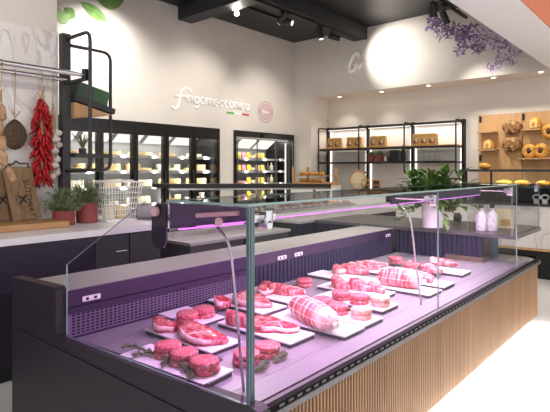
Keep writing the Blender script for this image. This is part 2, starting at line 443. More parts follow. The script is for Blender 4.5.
def zt(px, py, Y): return at_y(px, py, Y).z
spot_thing((xt(283,YT), YT, zt(283,18,YT)), (xt(283,YT)-.3, YF, 2.2), 'black cylindrical spotlight under the beam, tilted towards the logo wall', energy=40, size=1.5, rail_z=3.83)
spot_thing((xt(286,YT), YT, 3.70), (xt(330,YT), YT-3.2, 2.6), 'large black spotlight higher on the beam track at the top of the photo', rail_z=3.83)
spot_thing((xt(320,YT), YT, zt(320,33,YT)), (xt(320,YT)+.15, YT-.3, 2), 'black spotlight on the beam track pointing almost straight down', energy=30, size=1.4, rail_z=3.83)
spot_thing((xt(334,YT), YT, zt(334,37,YT)), (XU, 4.02, 3.5), 'black spotlight last on the beam track, aimed at the bright wall patch', energy=95, size=1.35, blend=1.0, rail_z=3.83, color=(1,.95,.88))
spot_thing((6.55, 2.77, 3.70), (XU, 3.3, 1.0), 'black spotlight just above the painted lavender, front one of the pair', rail_z=3.865, energy=25, size=1.3, blend=1)
spot_thing((6.95, 2.77, 3.68), (XN, 2.2, 1.4), 'black spotlight just above the painted lavender, rear one of the pair', rail_z=3.865, energy=75, size=1.1, blend=1)
p = at_y(233, 15, 5.35)
spot_thing((5.39, 5.41, 3.90), (1.5, 1.0, 2.4), 'glowing spotlight near the dark beam, shining towards the counter', glow=True, rail_z=ZC-.035, energy=60, size=1.4)
spot_thing((3.5, 5.55, 3.90), (3.65, YF, 2.6), 'black spotlight washing the wall under the leaf mural', rail_z=ZC-.035, energy=95, size=2.2, blend=1.0, color=(1,.96,.9))

# ---- wall art and lettering
def place_text(name, s, size, loc, rot, m, ext=.004, parent=None, off=0, spacing=1.0, shear=0):
    c = bpy.data.curves.new(name, 'FONT'); c.body = s; c.size = size; c.extrude = ext; c.offset = off; c.space_character = spacing; c.shear = shear
    c.align_x = 'CENTER'; c.align_y = 'CENTER'; c.resolution_u = 4
    t_ = bpy.data.objects.new('tmp', c); COL.objects.link(t_)
    dg = bpy.context.evaluated_depsgraph_get(); me = bpy.data.meshes.new_from_object(t_.evaluated_get(dg))
    bpy.data.objects.remove(t_); bpy.data.curves.remove(c)
    me.materials.clear(); me.materials.append(m)
    o = bpy.data.objects.new(name, me); COL.objects.link(o)
    if parent is not None: o.parent = parent; o.location = Vector(loc)-wloc(parent)
    else: o.location = loc
    o.rotation_euler = rot
    return o
YL = YF-.006
a = at_y(176, 97, YF); b = at_y(249, 109, YF)
logo = thing('wall_lettering', 'white raised brand lettering with tricolour underline on the fridge wall', 'sign', ((a.x+b.x)/2, YF, 2.55))
def arc(cx, cy, r, a0, a1, n=12, ry=None): return [(cx+r*math.cos(math.radians(a0+(a1-a0)*i/n)), cy+(ry or r)*math.sin(math.radians(a0+(a1-a0)*i/n))) for i in range(n+1)]
GLY = {'r': (.5, [[(0,0),(0,1)], [(0,.55)]+arc(.45,.55,.42,170,75,6)]), 'i': (.12, [[(.05,0),(.05,1)], [(.05,1.32),(.05,1.4)]]),
 'g': (.95, [arc(.45,.5,.45,0,360,20), [(.9,1),(.9,-.15)]+arc(.45,-.15,.45,0,-150,10)]), 'o': (.95, [arc(.45,.5,.46,0,360,20)]),
 'm': (1.35, [[(0,0),(0,1)], [(0,.6)]+arc(.32,.65,.32,180,0,8)+[(.64,0)], [(.64,.6)]+arc(.96,.65,.32,180,0,8)+[(1.28,0)]]),
 'e': (.92, [[(.06,.5),(.86,.5)]+arc(.45,.5,.44,0,315,18)]), 'c': (.8, [arc(.45,.5,.45,48,312,16)]),
 'a': (.95, [arc(.45,.5,.45,0,360,20), [(.9,1),(.9,0)]]), 'n': (.82, [[(0,0),(0,1)], [(0,.6)]+arc(.38,.6,.38,180,0,8)+[(.76,0)]])}
word = 'rigomeccanica'; tot = sum(GLY[k][0]+.3 for k in word)-.3
lx0, lx1 = at_y(187.5,100,YF).x, at_y(249,108,YF).x; sc_ = (lx1-lx0)/tot; zb0 = at_y(240,110.2,YF).z+.012; cx_ = lx0
for k in word:
    bm = BM()
    for st in GLY[k][1]: tube(bm, [(cx_+u*sc_, YL, zb0+v*sc_*1.12) for u, v in st], .017, 6)
    obj('letter', bm, M['deco_white'], logo, smooth=True); cx_ += (GLY[k][0]+.3)*sc_
bm = BM()
for P in ([(171.5,106.5),(173.5,109.2),(178,107.5),(179.5,98),(180.5,90),(185.5,87),(190,90),(191,93.5)], [(174,95),(178.5,96.5),(184,96),(188,98.5)]):
    tube(bm, [Vector((q.x, YL, q.z)) for q in fillet([at_y(u, v, YF) for u, v in P], .12, 4)], .02, 8)
obj('letter', bm, M['deco_white'], logo, smooth=True)
fx0, fx1 = at_y(226.5,112,YF).x, at_y(249.5,114,YF).x; fz = at_y(238,113.3,YF).z-.005
for k, mm in enumerate(('flag_green','deco_white','flag_red')):
    bm = BM(); box(bm, fx0+(fx1-fx0)*k/3, fx0+(fx1-fx0)*(k+1)/3-.02, YF-.008, YF-.001, fz-.02, fz+.012)
    obj('underline', bm, M[mm], logo)
c = at_y(265.5, 112.2, YF)
bd = thing('wall_badge', 'round pink emblem on the wall above the sliding glass fridge', 'sign', (c.x, YF, c.z))
def disc(bm, c, r, y0, y1, n=48):
    return prism(bm, [(c.x+r*math.cos(2*PI*i/n), y0, c.z+r*math.sin(2*PI*i/n)) for i in range(n)], [(c.x+r*math.cos(2*PI*i/n), y1, c.z+r*math.sin(2*PI*i/n)) for i in range(n)])
R = .205
obj('badge_disc', disc(BM(), c, R, YF-.004, YF-.001), M['deco_pink'], bd)
bm = BM(); tube(bm, [(c.x+R*.97*math.cos(2*PI*i/48), YF-.005, c.z+R*.97*math.sin(2*PI*i/48)) for i in range(48)], .005, 6, closed=True)
tube(bm, [(c.x+R*.72*math.cos(2*PI*i/48), YF-.005, c.z+R*.72*math.sin(2*PI*i/48)) for i in range(48)], .003, 6, closed=True)
for i in range(30):
    a_ = 2*PI*i/30
    if abs(math.sin(a_)) < .25: continue
    q = Vector((c.x+R*.84*math.cos(a_), YF-.005, c.z+R*.84*math.sin(a_)))
    box(bm, -.006, .006, -.001, .001, -.014, .014, 1, M=Matrix.Translation(q) @ Matrix.Rotation(-(a_-PI/2), 4, 'Y'))
obj('badge_border', bm, [M['deco_pink2'], M['deco_white']], bd)
bm = BM()
pts = []
for i in range(40):
    t_ = i/39; pts.append((c.x-.10+.2*t_, YF-.007, c.z+.01-.02*t_+.024*math.sin(t_*26)*(1-.5*t_)))
tube(bm, pts, .008, 6); tube(bm, [(c.x-.085, YF-.007, c.z-.015), (c.x-.08, YF-.007, c.z+.05)], .009, 6)
obj('badge_script', bm, M['deco_white'], bd)
# script on the shelf wall
g = at_x(356.5, 62, XU)
sg = thing('wall_script', 'large white script lettering beside the bright patch on the bulkhead', 'sign', (XU, g.y, g.z))
pts = [at_x(x_, y_, XU) for x_, y_ in ((359.5,57.5),(358.3,53),(355.5,53.5),(352,58),(349,66),(349.3,70.5),(352,71.5),(355.5,68.5),(357.2,65),(354.5,65.5),(358.5,64.5))]
pts = [Vector((XU-.006, q.y, q.z)) for q in pts]
o_ = tube(BM(), fillet(pts, .1, 4), .032, 8); obj('script_letter', o_, M['deco_white'], sg, smooth=True)
pts = [Vector((XU-.006, q.y, q.z)) for q in [at_x(x_, y_, XU) for x_, y_ in ((359,70),(360.5,63.5),(361.2,65),(363,62.8),(364.5,63.5))]]
obj('script_letter', tube(BM(), fillet(pts, .06, 4), .024, 8), M['deco_white'], sg, smooth=True)

def leaf_poly(bm, p, ang, L, W, y, mat=0, plane='y', n=9, x0=None):
    """pointed flat leaf on a wall plane"""
    out = []
    for i in range(n+1): t_ = i/n; out.append((t_*L, W*math.sin(PI*t_)**.8*(1-.25*t_)))
    for i in range(n-1, 0, -1): t_ = i/n; out.append((t_*L, -W*math.sin(PI*t_)**.8*(1-.25*t_)))
    ca, sa = math.cos(ang), math.sin(ang)
    A, B = [], []
    for (s, q) in out:
        u, v = s*ca-q*sa, s*sa+q*ca
        if plane == 'y': A.append((p[0]+u, y, p[1]+v)); B.append((p[0]+u, y+.001, p[1]+v))
        else: A.append((y, p[0]+u, p[1]+v)); B.append((y+.001, p[0]+u, p[1]+v))
    prism(bm, A, B, mat)
lm = thing('leaf_mural', 'green leaves painted on the bright wall above the fridges', 'mural', (3.3, YF, 3.6))
bm = BM()
for k_, (x0, y0, x1, y1, w_, mi) in enumerate(((107,21,80,2,.10,0), (75,18,64,8,.09,0), (66,24,56,8,.09,1), (96,-1,124,0,.16,0), (60,23,70,14,.06,1))):
    a, b = at_y(x0,y0,YF), at_y(x1,y1,YF); d = b-a
    leaf_poly(bm, (a.x, a.z), math.atan2(d.z, d.x), d.length, w_, YF-.003-.002*k_, mi)
obj('painted_leaves', bm, [M['leaf_art'], M['leaf_art2']], lm)
bm = BM()
for (x0, y0, x1, y1) in ((107,21,80,2), (96,-1,124,0)):
    a, b = at_y(x0,y0,YF), at_y(x1,y1,YF); tube(bm, [(a.x,YF-.012,a.z), (b.x,YF-.012,b.z)], .006, 5)
obj('painted_veins', bm, M['leaf_art2'], lm)
lv = thing('lavender_mural', 'purple lavender sprigs painted on the bulkhead wall', 'mural', (XU, 2.9, 3.4))
bm = BM(); rnd = random.Random(3)
def sprig(pts, n, sizes, mats):
    P = [at_x(x_, y_, XU) for x_, y_ in pts]
    tube(bm, [(XU-.003, q.y, q.z) for q in P], .007, 5, mat=3)
    for i in range(n):
        t_ = i/n*(len(P)-1); k = int(t_); q = P[k].lerp(P[k+1], t_-k)
        for j in range(9):
            leaf_poly(bm, (q.y+rnd.uniform(-.08,.08), q.z+rnd.uniform(-.10,.10)), rnd.uniform(0, 2*PI), rnd.uniform(*sizes)*.8, .009+rnd.random()*.009, XU-.003-.0012*rnd.random(), rnd.choice(mats), 'x', 6)
sprig(((431,20),(444,29),(462,36),(474,30)), 24, (.06,.17), (0,0,1))
sprig(((459,48),(476,46),(484,42)), 9, (.06,.13), (0,1,1))
sprig(((480,34),(496,40),(510,46)), 15, (.06,.14), (1,2,2))
sprig(((490,68),(505,60),(522,50)), 12, (.05,.12), (2,2,1))
obj('painted_lavender', bm, [M['lav1'], M['lav2'], M['lav3'], M['lav_stem']], lv)

# ================================================================ LONG WALL FRIDGE
def fridge_shell(name, label, x0, x1, edges, sliding=False):
    t = thing(name, label, 'fridge', ((x0+x1)/2, YF+.4, 0))
    bm = BM()
    box(bm, x0, x1, YF+.02, YF+.80, 0, .12); box(bm, x0, x1, YF+.72, YF+.80, .12, FZ); box(bm, x0, x1, YF+.02, YF+.72, FZ-.10, FZ)
    box(bm, x0, x0+.03, YF+.02, YF+.72, .12, FZ-.1); box(bm, x1-.03, x1, YF+.02, YF+.72, .12, FZ-.1)
    obj('cabinet', bm, M['black_gloss'], t)
    bm = BM(); box(bm, x0+.03, x1-.03, YF+.70, YF+.719, .12, FZ-.1)
    obj('liner', bm, M['fridge_inner'], t)
    bm = BM(); box(bm, x0-.02, x1+.02, YF-.03, YF+.0195, FZ-.11, FZ+.005)
    box(bm, x0-.02, x0+.035, YF-.03, YF+.0195, 0, FZ-.11); box(bm, x1-.035, x1+.02, YF-.03, YF+.0195, 0, FZ-.11)
    obj('surround', bm, M['black_gloss'], t)
    bm = BM(); box(bm, x0+.06, x1-.06, YF+.06, YF+.11, FZ-.135, FZ-.102)
    obj('ceiling_led', bm, M['led_fridge'] if not sliding else M['diffuser'], t)
    for a, b in zip(edges, edges[1:]):
        bm = BM(); prism(bm, [(a+.05,YF+.38,2.09),(b-.05,YF+.38,2.09),(b-.05,YF+.62,1.93),(a+.05,YF+.62,1.93)], [(a+.05,YF+.40,2.095),(b-.05,YF+.40,2.095),(b-.05,YF+.64,1.935),(a+.05,YF+.64,1.935)]); obj('light_diffuser', bm, M['diffuser'], t)
    for a, b in zip(edges, edges[1:]):
        l = bpy.data.lights.new('fridge_light', 'AREA'); l.shape = 'RECTANGLE'; l.size = b-a-.08; l.size_y = .3; l.energy = 2.2; l.color = (1,.96,.9)
        lo = bpy.data.objects.new('fridge_lamp', l); COL.objects.link(lo); lo.location = ((a+b)/2, YF+.3, FZ-.14)
    for e in edges:
        l = bpy.data.lights.new('mullion_light', 'AREA'); l.shape = 'RECTANGLE'; l.size = .03; l.size_y = 1.7; l.energy = 6 if not sliding else 3.5; l.color = (1,.96,.88)
        lo = bpy.data.objects.new('mullion_lamp', l); COL.objects.link(lo); lo.location = (min(max(e, x0+.06), x1-.06), YF+.075, 1.2); lo.rotation_euler = (PI/2, 0, 0)
    for z in (.45, .72, .98, 1.24, 1.48, 1.71):
        bm = BM(); box(bm, x0+.035, x1-.035, YF+.17, YF+.69, z-.018, z)
        box(bm, x0+.035, x1-.035, YF+.16, YF+.17, z-.03, z+.012, 1)
        obj('shelf', bm, [M['fridge_shelf'], M['steel_light']], t)
    for k, (a, b) in enumerate(zip(edges, edges[1:])):
        yy = YF-.06 if not sliding else YF-.055+.018*(k % 2)
        fw = .052 if not sliding else .018
        bm = BM(); y0, y1 = yy, yy+(.029 if not sliding else .016)
        zt_ = FZ-.06 if not sliding else FZ-.12; zb = .1
        box(bm, a+.004, a+fw, y0, y1, zb, zt_); box(bm, b-fw, b-.004, y0, y1, zb, zt_)
        box(bm, a+fw, b-fw, y0, y1, zt_-(.13 if not sliding else .02), zt_); box(bm, a+fw, b-fw, y0, y1, zb, zb+.07)
        d = obj('door', bm, M['black_gloss'] if not sliding else M['grey_alu'], t)
        bm = BM(); box(bm, a+fw, b-fw, (y0+y1)/2-.003, (y0+y1)/2+.003, zb+.07, zt_-(.13 if not sliding else .02))
        obj('pane', bm, M['glass'], d)
        if not sliding:
            bm = BM(); box(bm, b-.035, b-.015, y0-.035, y0-.0005, .95, 1.5, bev=.004)
            obj('handle', bm, M['black'], d)
    if sliding:
        bm = BM(); q = at_y(264, 137, YF-.06); box(bm, q.x-.03, q.x+.03, YF-.06, YF-.031, FZ-.10, FZ-.02, bev=.004)
        obj('lock_box', bm, M['black'], t)
        bm = BM(); box(bm, x1-.10, x1-.075, YF+.1, YF+.12, .2, FZ-.16); obj('side_led', bm, M['diffuser'], t)
    else:
        for e in edges[1:-1]:
            bm = BM(); box(bm, e-.012, e+.012, YF+.02, YF+.06, .12, FZ-.11); obj('mullion', bm, M['black'], t)
    return t
fridge_shell('wall_fridge', 'long black upright fridge with framed glass doors built into the wall', F1a, F1b, (2.46, 3.01, 3.56, 4.11, 4.66, 5.21, 5.76))
fridge_shell('sliding_door_fridge', 'black built in fridge with three sliding glass doors near the corner', F2a, F2b, (6.2, 6.73, 7.26, 7.79), True)

def pack_proto(kind):
    bm = BM()
    if kind == 'tub':
        lathe(bm, [(.038,0), (.048,.05), (.052,.052), (.052,.064), (.046,.068)], n=16)
        return bm
    if kind == 'brick': return box(bm, -.06,.06,-.04,.04,0,.055, bev=.008)
    if kind == 'wedge':
        prism(bm, [(-.07,-.05,0),(.07,-.05,0),(.03,.05,0)], [(-.07,-.05,.06),(.07,-.05,.06),(.03,.05,.06)]); bmesh.ops.bevel(bm, geom=bm.edges[:], offset=.006, segments=2, affect='EDGES'); return bm
    if kind == 'bag':
        box(bm, -.05,.05,-.03,.03,0,.12, bev=.012)
        for v in bm.verts:
            k = v.co.z/.12; v.co.y *= (1-.75*k**2)
        return bm
    if kind == 'bottle':
        return lathe(bm, [(.03,0),(.033,.01),(.033,.10),(.014,.13),(.013,.15),(.016,.152),(.016,.165)], n=14)
PACKME = {}
def pack(kind, mname, loc, label, group, rz=0, name=None):
    key = (kind, mname)
    nm = {'tub': 'cheese_tub', 'brick': 'wrapped_pack', 'wedge': 'cheese_wedge', 'bag': 'food_pouch', 'bottle': 'small_bottle'}[kind]
    if key not in PACKME:
        o = obj(nm, pack_proto(kind), M[mname], None, smooth='auto'); PACKME[key] = o.data
    else:
        o = bpy.data.objects.new(nm, PACKME[key]); COL.objects.link(o)
    o.location = loc; o.rotation_euler = (0, 0, rz)
    return tag(o, label, 'food package', group)
ORD = ['first', 'second', 'third', 'fourth', 'fifth', 'sixth']
rnd = random.Random(11)
E = (2.46, 3.01, 3.56, 4.11, 4.66, 5.21, 5.76)
for k in range(1, 6):
    a, b = E[k]+.07, E[k+1]-.07
    for zi, z in enumerate((1.71, 1.48, 1.24, .98)):
        if k == 1 and zi > 2: continue
        n = 4; kinds = [('wedge','pack_cream'),('tub','pack_white'),('brick','pack_white'),('brick','pack_cream'),('bag','pack_white')]
        if zi == 0: kinds = [('wedge','pack_cream'),('brick','pack_tan'),('wedge','pack_white')]
        kd = rnd.choice(kinds)
        nice = {'wedge': 'wedge of cheese', 'tub': 'lidded tub', 'brick': 'wrapped pack', 'bag': 'upright pouch'}
        nicec = {'pack_cream': 'cream', 'pack_white': 'pale', 'pack_tan': 'tan'}
        lab = f"{nicec[kd[1]]} {nice[kd[0]]} on the {ORD[zi]} shelf down, long fridge door {['one','two','three','four','five'][k-1]} from left"
        grp = f"packs on shelf {zi+1} behind fridge door {k}"
        hh = {'wedge': .062, 'tub': .07, 'brick': .056, 'bag': .125}[kd[0]]
        layers = 1 if kd[0] == 'bag' or zi == 0 else 2
        skip = rnd.randint(0, 1) if zi == 0 else 0
        for i in range(n-skip):
            x = a+(b-a)*(i+.5)/n
            for ly in range(layers):
                if ly and rnd.random() < .25: continue
                pack(kd[0], kd[1], (x, YF+.26, z+.0005+ly*hh), lab, grp, 0)
for zi, z in enumerate((1.71, 1.48, 1.24, .98)):
    for k, (a, b) in enumerate(((6.22,6.72),(6.74,7.24),(7.3,7.62))):
        combos = [[('bag','pack_pink'),('bag','pack_green'),('bag','pack_yellow')], [('bag','pack_yellow'),('tub','pack_white'),('bag','pack_cream')], [('bottle','pack_dark'),('bottle','pack_white')]][k]
        if k == 2 and zi == 0: continue
        if zi >= 2 and k == 0: combos = [('brick','pack_tan'), ('brick', 'pack_pink')]
        n = 4 if k < 2 else 3
        for i in range(n):
            kd = combos[i % len(combos)]
            cn = {'pack_pink':'pink','pack_green':'green','pack_yellow':'yellow','pack_white':'white','pack_cream':'cream','pack_dark':'dark','pack_tan':'tan'}[kd[1]]
            kn = {'bag':'pouch','tub':'tub','bottle':'bottle','brick':'pack'}[kd[0]]
            pack(kd[0], kd[1], (a+(b-a)*(i+.5)/n, YF+.25, z+.0005), f"{cn} {kn} on the {ORD[zi]} shelf down behind the {ORD[k]} sliding fridge door", f"{cn} {kn}s on shelf {zi+1} behind sliding door {k+1}")

# ================================================================ SHELVING IN THE NICHE
XP, XL = XN-.045, 8.07
PY = [5.78, 4.86, 3.94, 3.03]
sh = thing('wall_shelving', 'black tubular metal shelving with three backlit bays in the niche', 'shelving', (XN-.2, 4.4, .0))
for y in PY:
    bm = BM(); box(bm, XP-.02, XN-.002, y-.028, y+.028, .0, 2.36); obj('post', bm, M['black'], sh)
    bm = BM(); tube(bm, fillet([(XP, y, 2.33), (XL, y, 2.335), (XL, y, 1.45), (XP, y, 1.45)], .06), .014, 10); obj('loop', bm, M['black'], sh, smooth=True)
for i, (y1, y0) in enumerate(zip(PY, PY[1:])):
    bm = BM(); box(bm, XP-.02, XN-.02, y0+.03, y1-.03, 2.30, 2.35); obj('top_rail', bm, M['black'], sh)
    bm = BM(); box(bm, XP-.05, XP-.022, y0+.04, y1-.04, 2.29, 2.305); obj('top_led', bm, M['diffuser'], sh)
    bm = BM(); box(bm, XN-.012, XN-.001, y0+.06, y1-.06, .9, 2.29); obj('back_panel', bm, M['white'], sh)
    for yy in (y1-.055, y0+.037): obj('side_led', box(BM(), XN-.03, XN-.014, yy, yy+.018, .9, 2.28), M['led_white'], sh)
    bm = BM(); box(bm, XL+.02, XN-.03, y0+.015, y1-.015, 1.90, 1.925); obj('wood_board', bm, M['oak'], sh)
    bm = BM()
    for zz in (1.885, 1.63):
        box(bm, XL+.0, XL+.02, y0+.01, y1-.01, zz-.012, zz+.025); box(bm, XL+.02, XN-.03, y0+.003, y0+.0145, zz-.012, zz+.013); box(bm, XL+.02, XN-.03, y1-.0145, y1-.003, zz-.012, zz+.013)
    obj('shelf_frame', bm, M['black'], sh)
    bm = BM(); box(bm, XL+.02, XN-.03, y0+.015, y1-.015, 1.632, 1.644); obj('dark_shelf', bm, M['dark'], sh)
    for zz in (2.29,):
        l = bpy.data.lights.new('shelf_light', 'AREA'); l.shape = 'RECTANGLE'; l.size = .8; l.size_y = .04; l.energy = .9; l.color = (1,.93,.84)
        lo = bpy.data.objects.new('shelf_lamp', l); COL.objects.link(lo); lo.location = (XN-.12, (y0+y1)/2, 2.28); lo.rotation_euler = (0, 0, PI/2)
# paper bags
def paper_bag(loc, label):
    t = thing('paper_bag', label, 'paper bag', loc, 'kraft paper bags on the upper shelf')
    bm = BM(); box(bm, -.05,.05,-.075,.075,0,.19, bev=.006)
    for v in bm.verts:
        if v.co.z > .15: v.co.x *= .55
    obj('bag_body', bm, M['kraft'], t, local=True)
    bm = BM(); box(bm, -.054,-.0505,-.05,.05,.035,.125, bev=.0015); obj('window', bm, M['kraft_window'], t, local=True)
    bm = BM(); box(bm, -.036,-.030,-.07,.07,.165,.2); obj('folded_top', bm, M['kraft'], t, local=True)
    return t
bagpx = ((331.5,'first kraft bag from the corner on the upper shelf'),(338.5,'second kraft bag from the corner on the upper shelf'),(351,'third kraft bag from the corner on the upper shelf'),(358.5,'fourth kraft bag from the corner, by the second post'),
         (374.5,'kraft bag above the potted plants, nearer the post'),(382.5,'kraft bag above the small dark bottles'),(417,'kraft bag above the glass jars, first of three'),(425,'kraft bag above the glass jars, middle of three'),(433,'kraft bag above the glass jars, last of three'))
for px, lab in bagpx:
    p = at_x(px, 140, XL+.1); paper_bag((XL+.1, p.y, 1.9255), lab)
# middle shelf things
def small_plant(loc, label, s=1.0, seed=1):
    t = thing('potted_succulent', label, 'potted plant', loc, 'plants on the middle shelf')
    obj('pot', lathe(BM(), [(.05*s,0),(.07*s,.10*s),(.075*s,.10*s),(.075*s,.12*s),(.062*s,.12*s),(.06*s,.10*s)], n=20), M['terracotta'], t, local=True, smooth='auto')
    obj('soil', lathe(BM(), [(.058*s,.098*s),(.058*s,.104*s)], n=16), M['soil'], t, local=True)
    bm = BM(); rn = random.Random(seed)
    for i in range(46):
        a = rn.uniform(0, 2*PI); e = rn.uniform(.5, 1.5); L = rn.uniform(.07,.15)*s; p = Vector((rn.uniform(-.03,.03)*s, rn.uniform(-.03,.03)*s, .1*s)); d = Vector((math.cos(a)*math.cos(e), math.sin(a)*math.cos(e), math.sin(e)))
        tube(bm, [p, p+d*L*.5, p+d*L+Vector((0,0,-.015*s))], [.006*s,.007*s,.001], 5)
    obj('foliage', bm, M['herb'], t, local=True)
p = at_x(371.5, 160, XL+.14); small_plant((XL+.14, p.y, 1.6445), 'small potted green plant on the middle shelf beside the post', 1.05, 2)
p = at_x(380, 160, XL+.14); small_plant((XL+.14, p.y, 1.6445), 'small potted green plant on the middle shelf beside the small bottles', 1.0, 5)
def bottle(loc, label, h, r, m, name='dark_bottle', cap='black', group=None):
    t = thing(name, label, 'bottle', loc, group)
    obj('bottle_body', lathe(BM(), [(r*.92,0),(r,h*.03),(r,h*.58),(r*.75,h*.68),(r*.36,h*.76),(r*.34,h*.88)], n=20), m, t, local=True, smooth='auto')
    obj('cap', lathe(BM(), [(r*.42,h*.87),(r*.42,h),(r*.38,h*1.005)], n=16), M[cap], t, local=True, smooth='auto')
    return t
for px, lab, h, r, m in ((385.5,'small pale bottle on the middle shelf, next to the plants',.13,.028,'pack_white'),(389,'small dark bottle on the middle shelf, before the black box',.12,.024,'pack_dark'),(403.5,'tall black bottle on the middle shelf by the post',.30,.04,'black_gloss')):
    p = at_x(px, 160, XL+.12); bottle((XL+.12, p.y, 1.6445), lab, h, r, M[m])
p = at_x(395, 160, XL+.14); t = thing('gift_box', 'black square box on the middle shelf beside the tall bottle', 'box', (XL+.14, p.y, 1.6445))
obj('box_body', box(BM(), -.06,.06,-.075,.075,0,.17, bev=.004), M['black'], t, local=True); obj('lid', box(BM(), -.064,.064,-.079,.079,.1705,.215, bev=.004), M['dark'], t, local=True)
for i, px in enumerate((416.5, 421.5, 426.5, 432, 437.5)):
    p = at_x(px, 158, XL+.13)
    t = thing('glass_jar', 'clear lidded glass jar in the row under the three kraft bags', 'jar', (XL+.13, p.y, 1.6445), 'clear glass jars on the middle shelf')
    obj('jar_body', lathe(BM(), [(.044,0),(.05,.01),(.05,.17),(.042,.195),(.04,.2)], n=20), M['jar_glass'], t, local=True, smooth='auto')
    obj('lid', lathe(BM(), [(.045,.2005),(.045,.22),(.01,.225)], n=20), M['jar_glass'], t, local=True, smooth='auto')
# back worktop under the shelving
bw = thing('back_cabinet', 'white low cabinet running along the niche under the shelving', 'cabinet', (8.1, 4.4, 0))
obj('body', box(BM(), 7.78, XP-.022, 3.06, 5.0, 0, 1.08), M['white'], bw)
obj('top', box(BM(), 7.75, XP-.021, 3.04, 5.0, 1.0805, 1.12, bev=.004), M['oak_light'], bw)
# round board, frames and glasses on it
p = at_x(347, 178, 7.85)
t = thing('round_wooden_board', 'round wooden rimmed board standing upright on the back cabinet', 'board', (7.95, p.y, 1.12))
p2 = at_x(347, 178, 7.95); rr = .19; zc = 1.12+rr+.0005
t.location = (7.95, min(p2.y, 4.8), 1.1205)
bm = BM(); tube(bm, [(0, rr*.9*math.cos(2*PI*i/40), rr+rr*.9*math.sin(2*PI*i/40)) for i in range(40)], .018, 8, closed=True); obj('rim', bm, M['oak'], t, smooth=True, local=True)
n = 40; bm = prism(BM(), [(-.006, rr*.88*math.cos(2*PI*i/n), rr+rr*.88*math.sin(2*PI*i/n)) for i in range(n)], [(.006, rr*.88*math.cos(2*PI*i/n), rr+rr*.88*math.sin(2*PI*i/n)) for i in range(n)])
obj('face', bm, M['cream_paper'], t, local=True)
for i, (px, lab) in enumerate(((366, 'small wooden frame on the back cabinet next to the round board'), (376.5, 'small wooden frame on the back cabinet, farther from the round board'))):
    p = at_x(px, 184, 7.95)
    t = thing('picture_frame', lab, 'frame', (7.95, p.y, 1.1205))
    bm = BM(); w_, h_ = .085, .21
    box(bm, -.012,.012,-w_,-w_+.02,0,h_); box(bm, -.012,.012,w_-.02,w_,0,h_); box(bm, -.012,.012,-w_+.02,w_-.02,0,.02); box(bm, -.012,.012,-w_+.02,w_-.02,h_-.02,h_); box(bm, -.012,.012,-w_+.02,w_-.02,h_*.5-.006,h_*.5+.006)
    obj('frame_border', bm, M['oak_light'], t, local=True)
    bm = BM(); box(bm, 0,.008,-w_+.021,w_-.021,.021,h_*.5-.007); box(bm, 0,.008,-w_+.021,w_-.021,h_*.5+.007,h_-.021); obj('picture', bm, M['dark'], t, local=True)
for i, px in enumerate((352, 356, 360.5)):
    p = at_x(px, 182, 7.86); t = solo('drinking_glass', lathe(BM(), [(.03,0),(.036,.14),(.033,.14),(.027,.006)], (7.86, p.y, 1.1205), 18), M['jar_glass'], 'clear glass standing before the round wooden board', 'glass', 'glasses before the round board', smooth='auto')
# roll display by the corner
rd = thing('roll_cabinet', 'white cabinet carrying the bread roll display in the corner', 'cabinet', (7.5, 5.4, 0))
obj('body', box(BM(), 7.2, 7.75, 5.05, 5.8, 0, 1.22), M['white'], rd); obj('top', box(BM(), 7.18, 7.77, 5.03, 5.81, 1.2205, 1.25), M['oak_light'], rd)
rb = thing('bread_roll_display', 'pale wooden display frame with glass, full of rolls near the corner', 'display case', (7.45, 5.42, 1.2505))
bm = BM(); box(bm, 7.22,7.7,5.08,5.78,1.2508,1.275); box(bm, 7.22,7.26,5.74,5.78,1.275,1.56); box(bm, 7.66,7.7,5.74,5.78,1.275,1.56); box(bm, 7.66,7.7,5.08,5.12,1.275,1.56)
obj('frame', bm, M['oak_light'], rb)
bm = BM(); box(bm, 7.225,7.233,5.09,5.735,1.275,1.50); obj('glass_front', bm, M['glass'], rb)
bm = BM(); box(bm, 7.27,7.66,5.13,5.73,1.385,1.40); obj('shelf', bm, M['oak_light'], rb)
rn = random.Random(5)
for i in range(10):
    zz = 1.4005 if i < 5 else 1.2755; y = 5.2+(i % 5)*.115
    solo('bread_roll', blob(BM(), (7.36, y, zz+.033), .06, .052, .036, i, .1, 2, 3), M['crust'], 'golden bread roll in the row on the %s of the corner display' % ('upper shelf' if i < 5 else 'bottom'), 'bread roll', 'rolls on the %s of the corner display' % ('upper shelf' if i < 5 else 'bottom'), smooth=True)

# ================================================================ BREAD WALL AND BAKERY COUNTER
XB = XN-.05
bp_ = thing('bread_wall', 'pale oak bread wall panel with pegs and small shelves', 'wall panel', (XB, 1.9, 0))
yl = 2.78; ys = 2.11
bm = BM(); box(bm, XB, XN-.001, ys+.004, yl, .0, 2.40); obj('panel', bm, M['oak_light'], bp_)
bm = BM(); box(bm, XB, XN-.001, .6, ys-.004, .0, 2.40); obj('panel', bm, M['oak_light'], bp_)
for (px, py) in ((480.5,119.5),(523.5,117),(524,156),(480.5,158)):
    q = at_x(px, py, XB); bm = BM(); box(bm, XB-.012, XB-.0005, q.y-.018, q.y+.018, q.z-.05, q.z+.05); obj('bracket', bm, M['black'], bp_)
def bshelf(px0, px1, py):
    a, b = at_x(px0, py, XB), at_x(px1, py, XB); z = (a.z+b.z)/2
    bm = BM(); box(bm, XB-.20, XB-.0005, b.y, a.y, z-.022, z); obj('shelf', bm, M['oak_light'], bp_); return a, b, z
bshelf(481, 498, 132); s1 = bshelf(481, 499, 149.5); s2 = bshelf(525, 543, 129.5); bshelf(520, 560, 158)
pegs = [(512,133),(512,150.5),(530,150),(541,148.5),(552,133)]
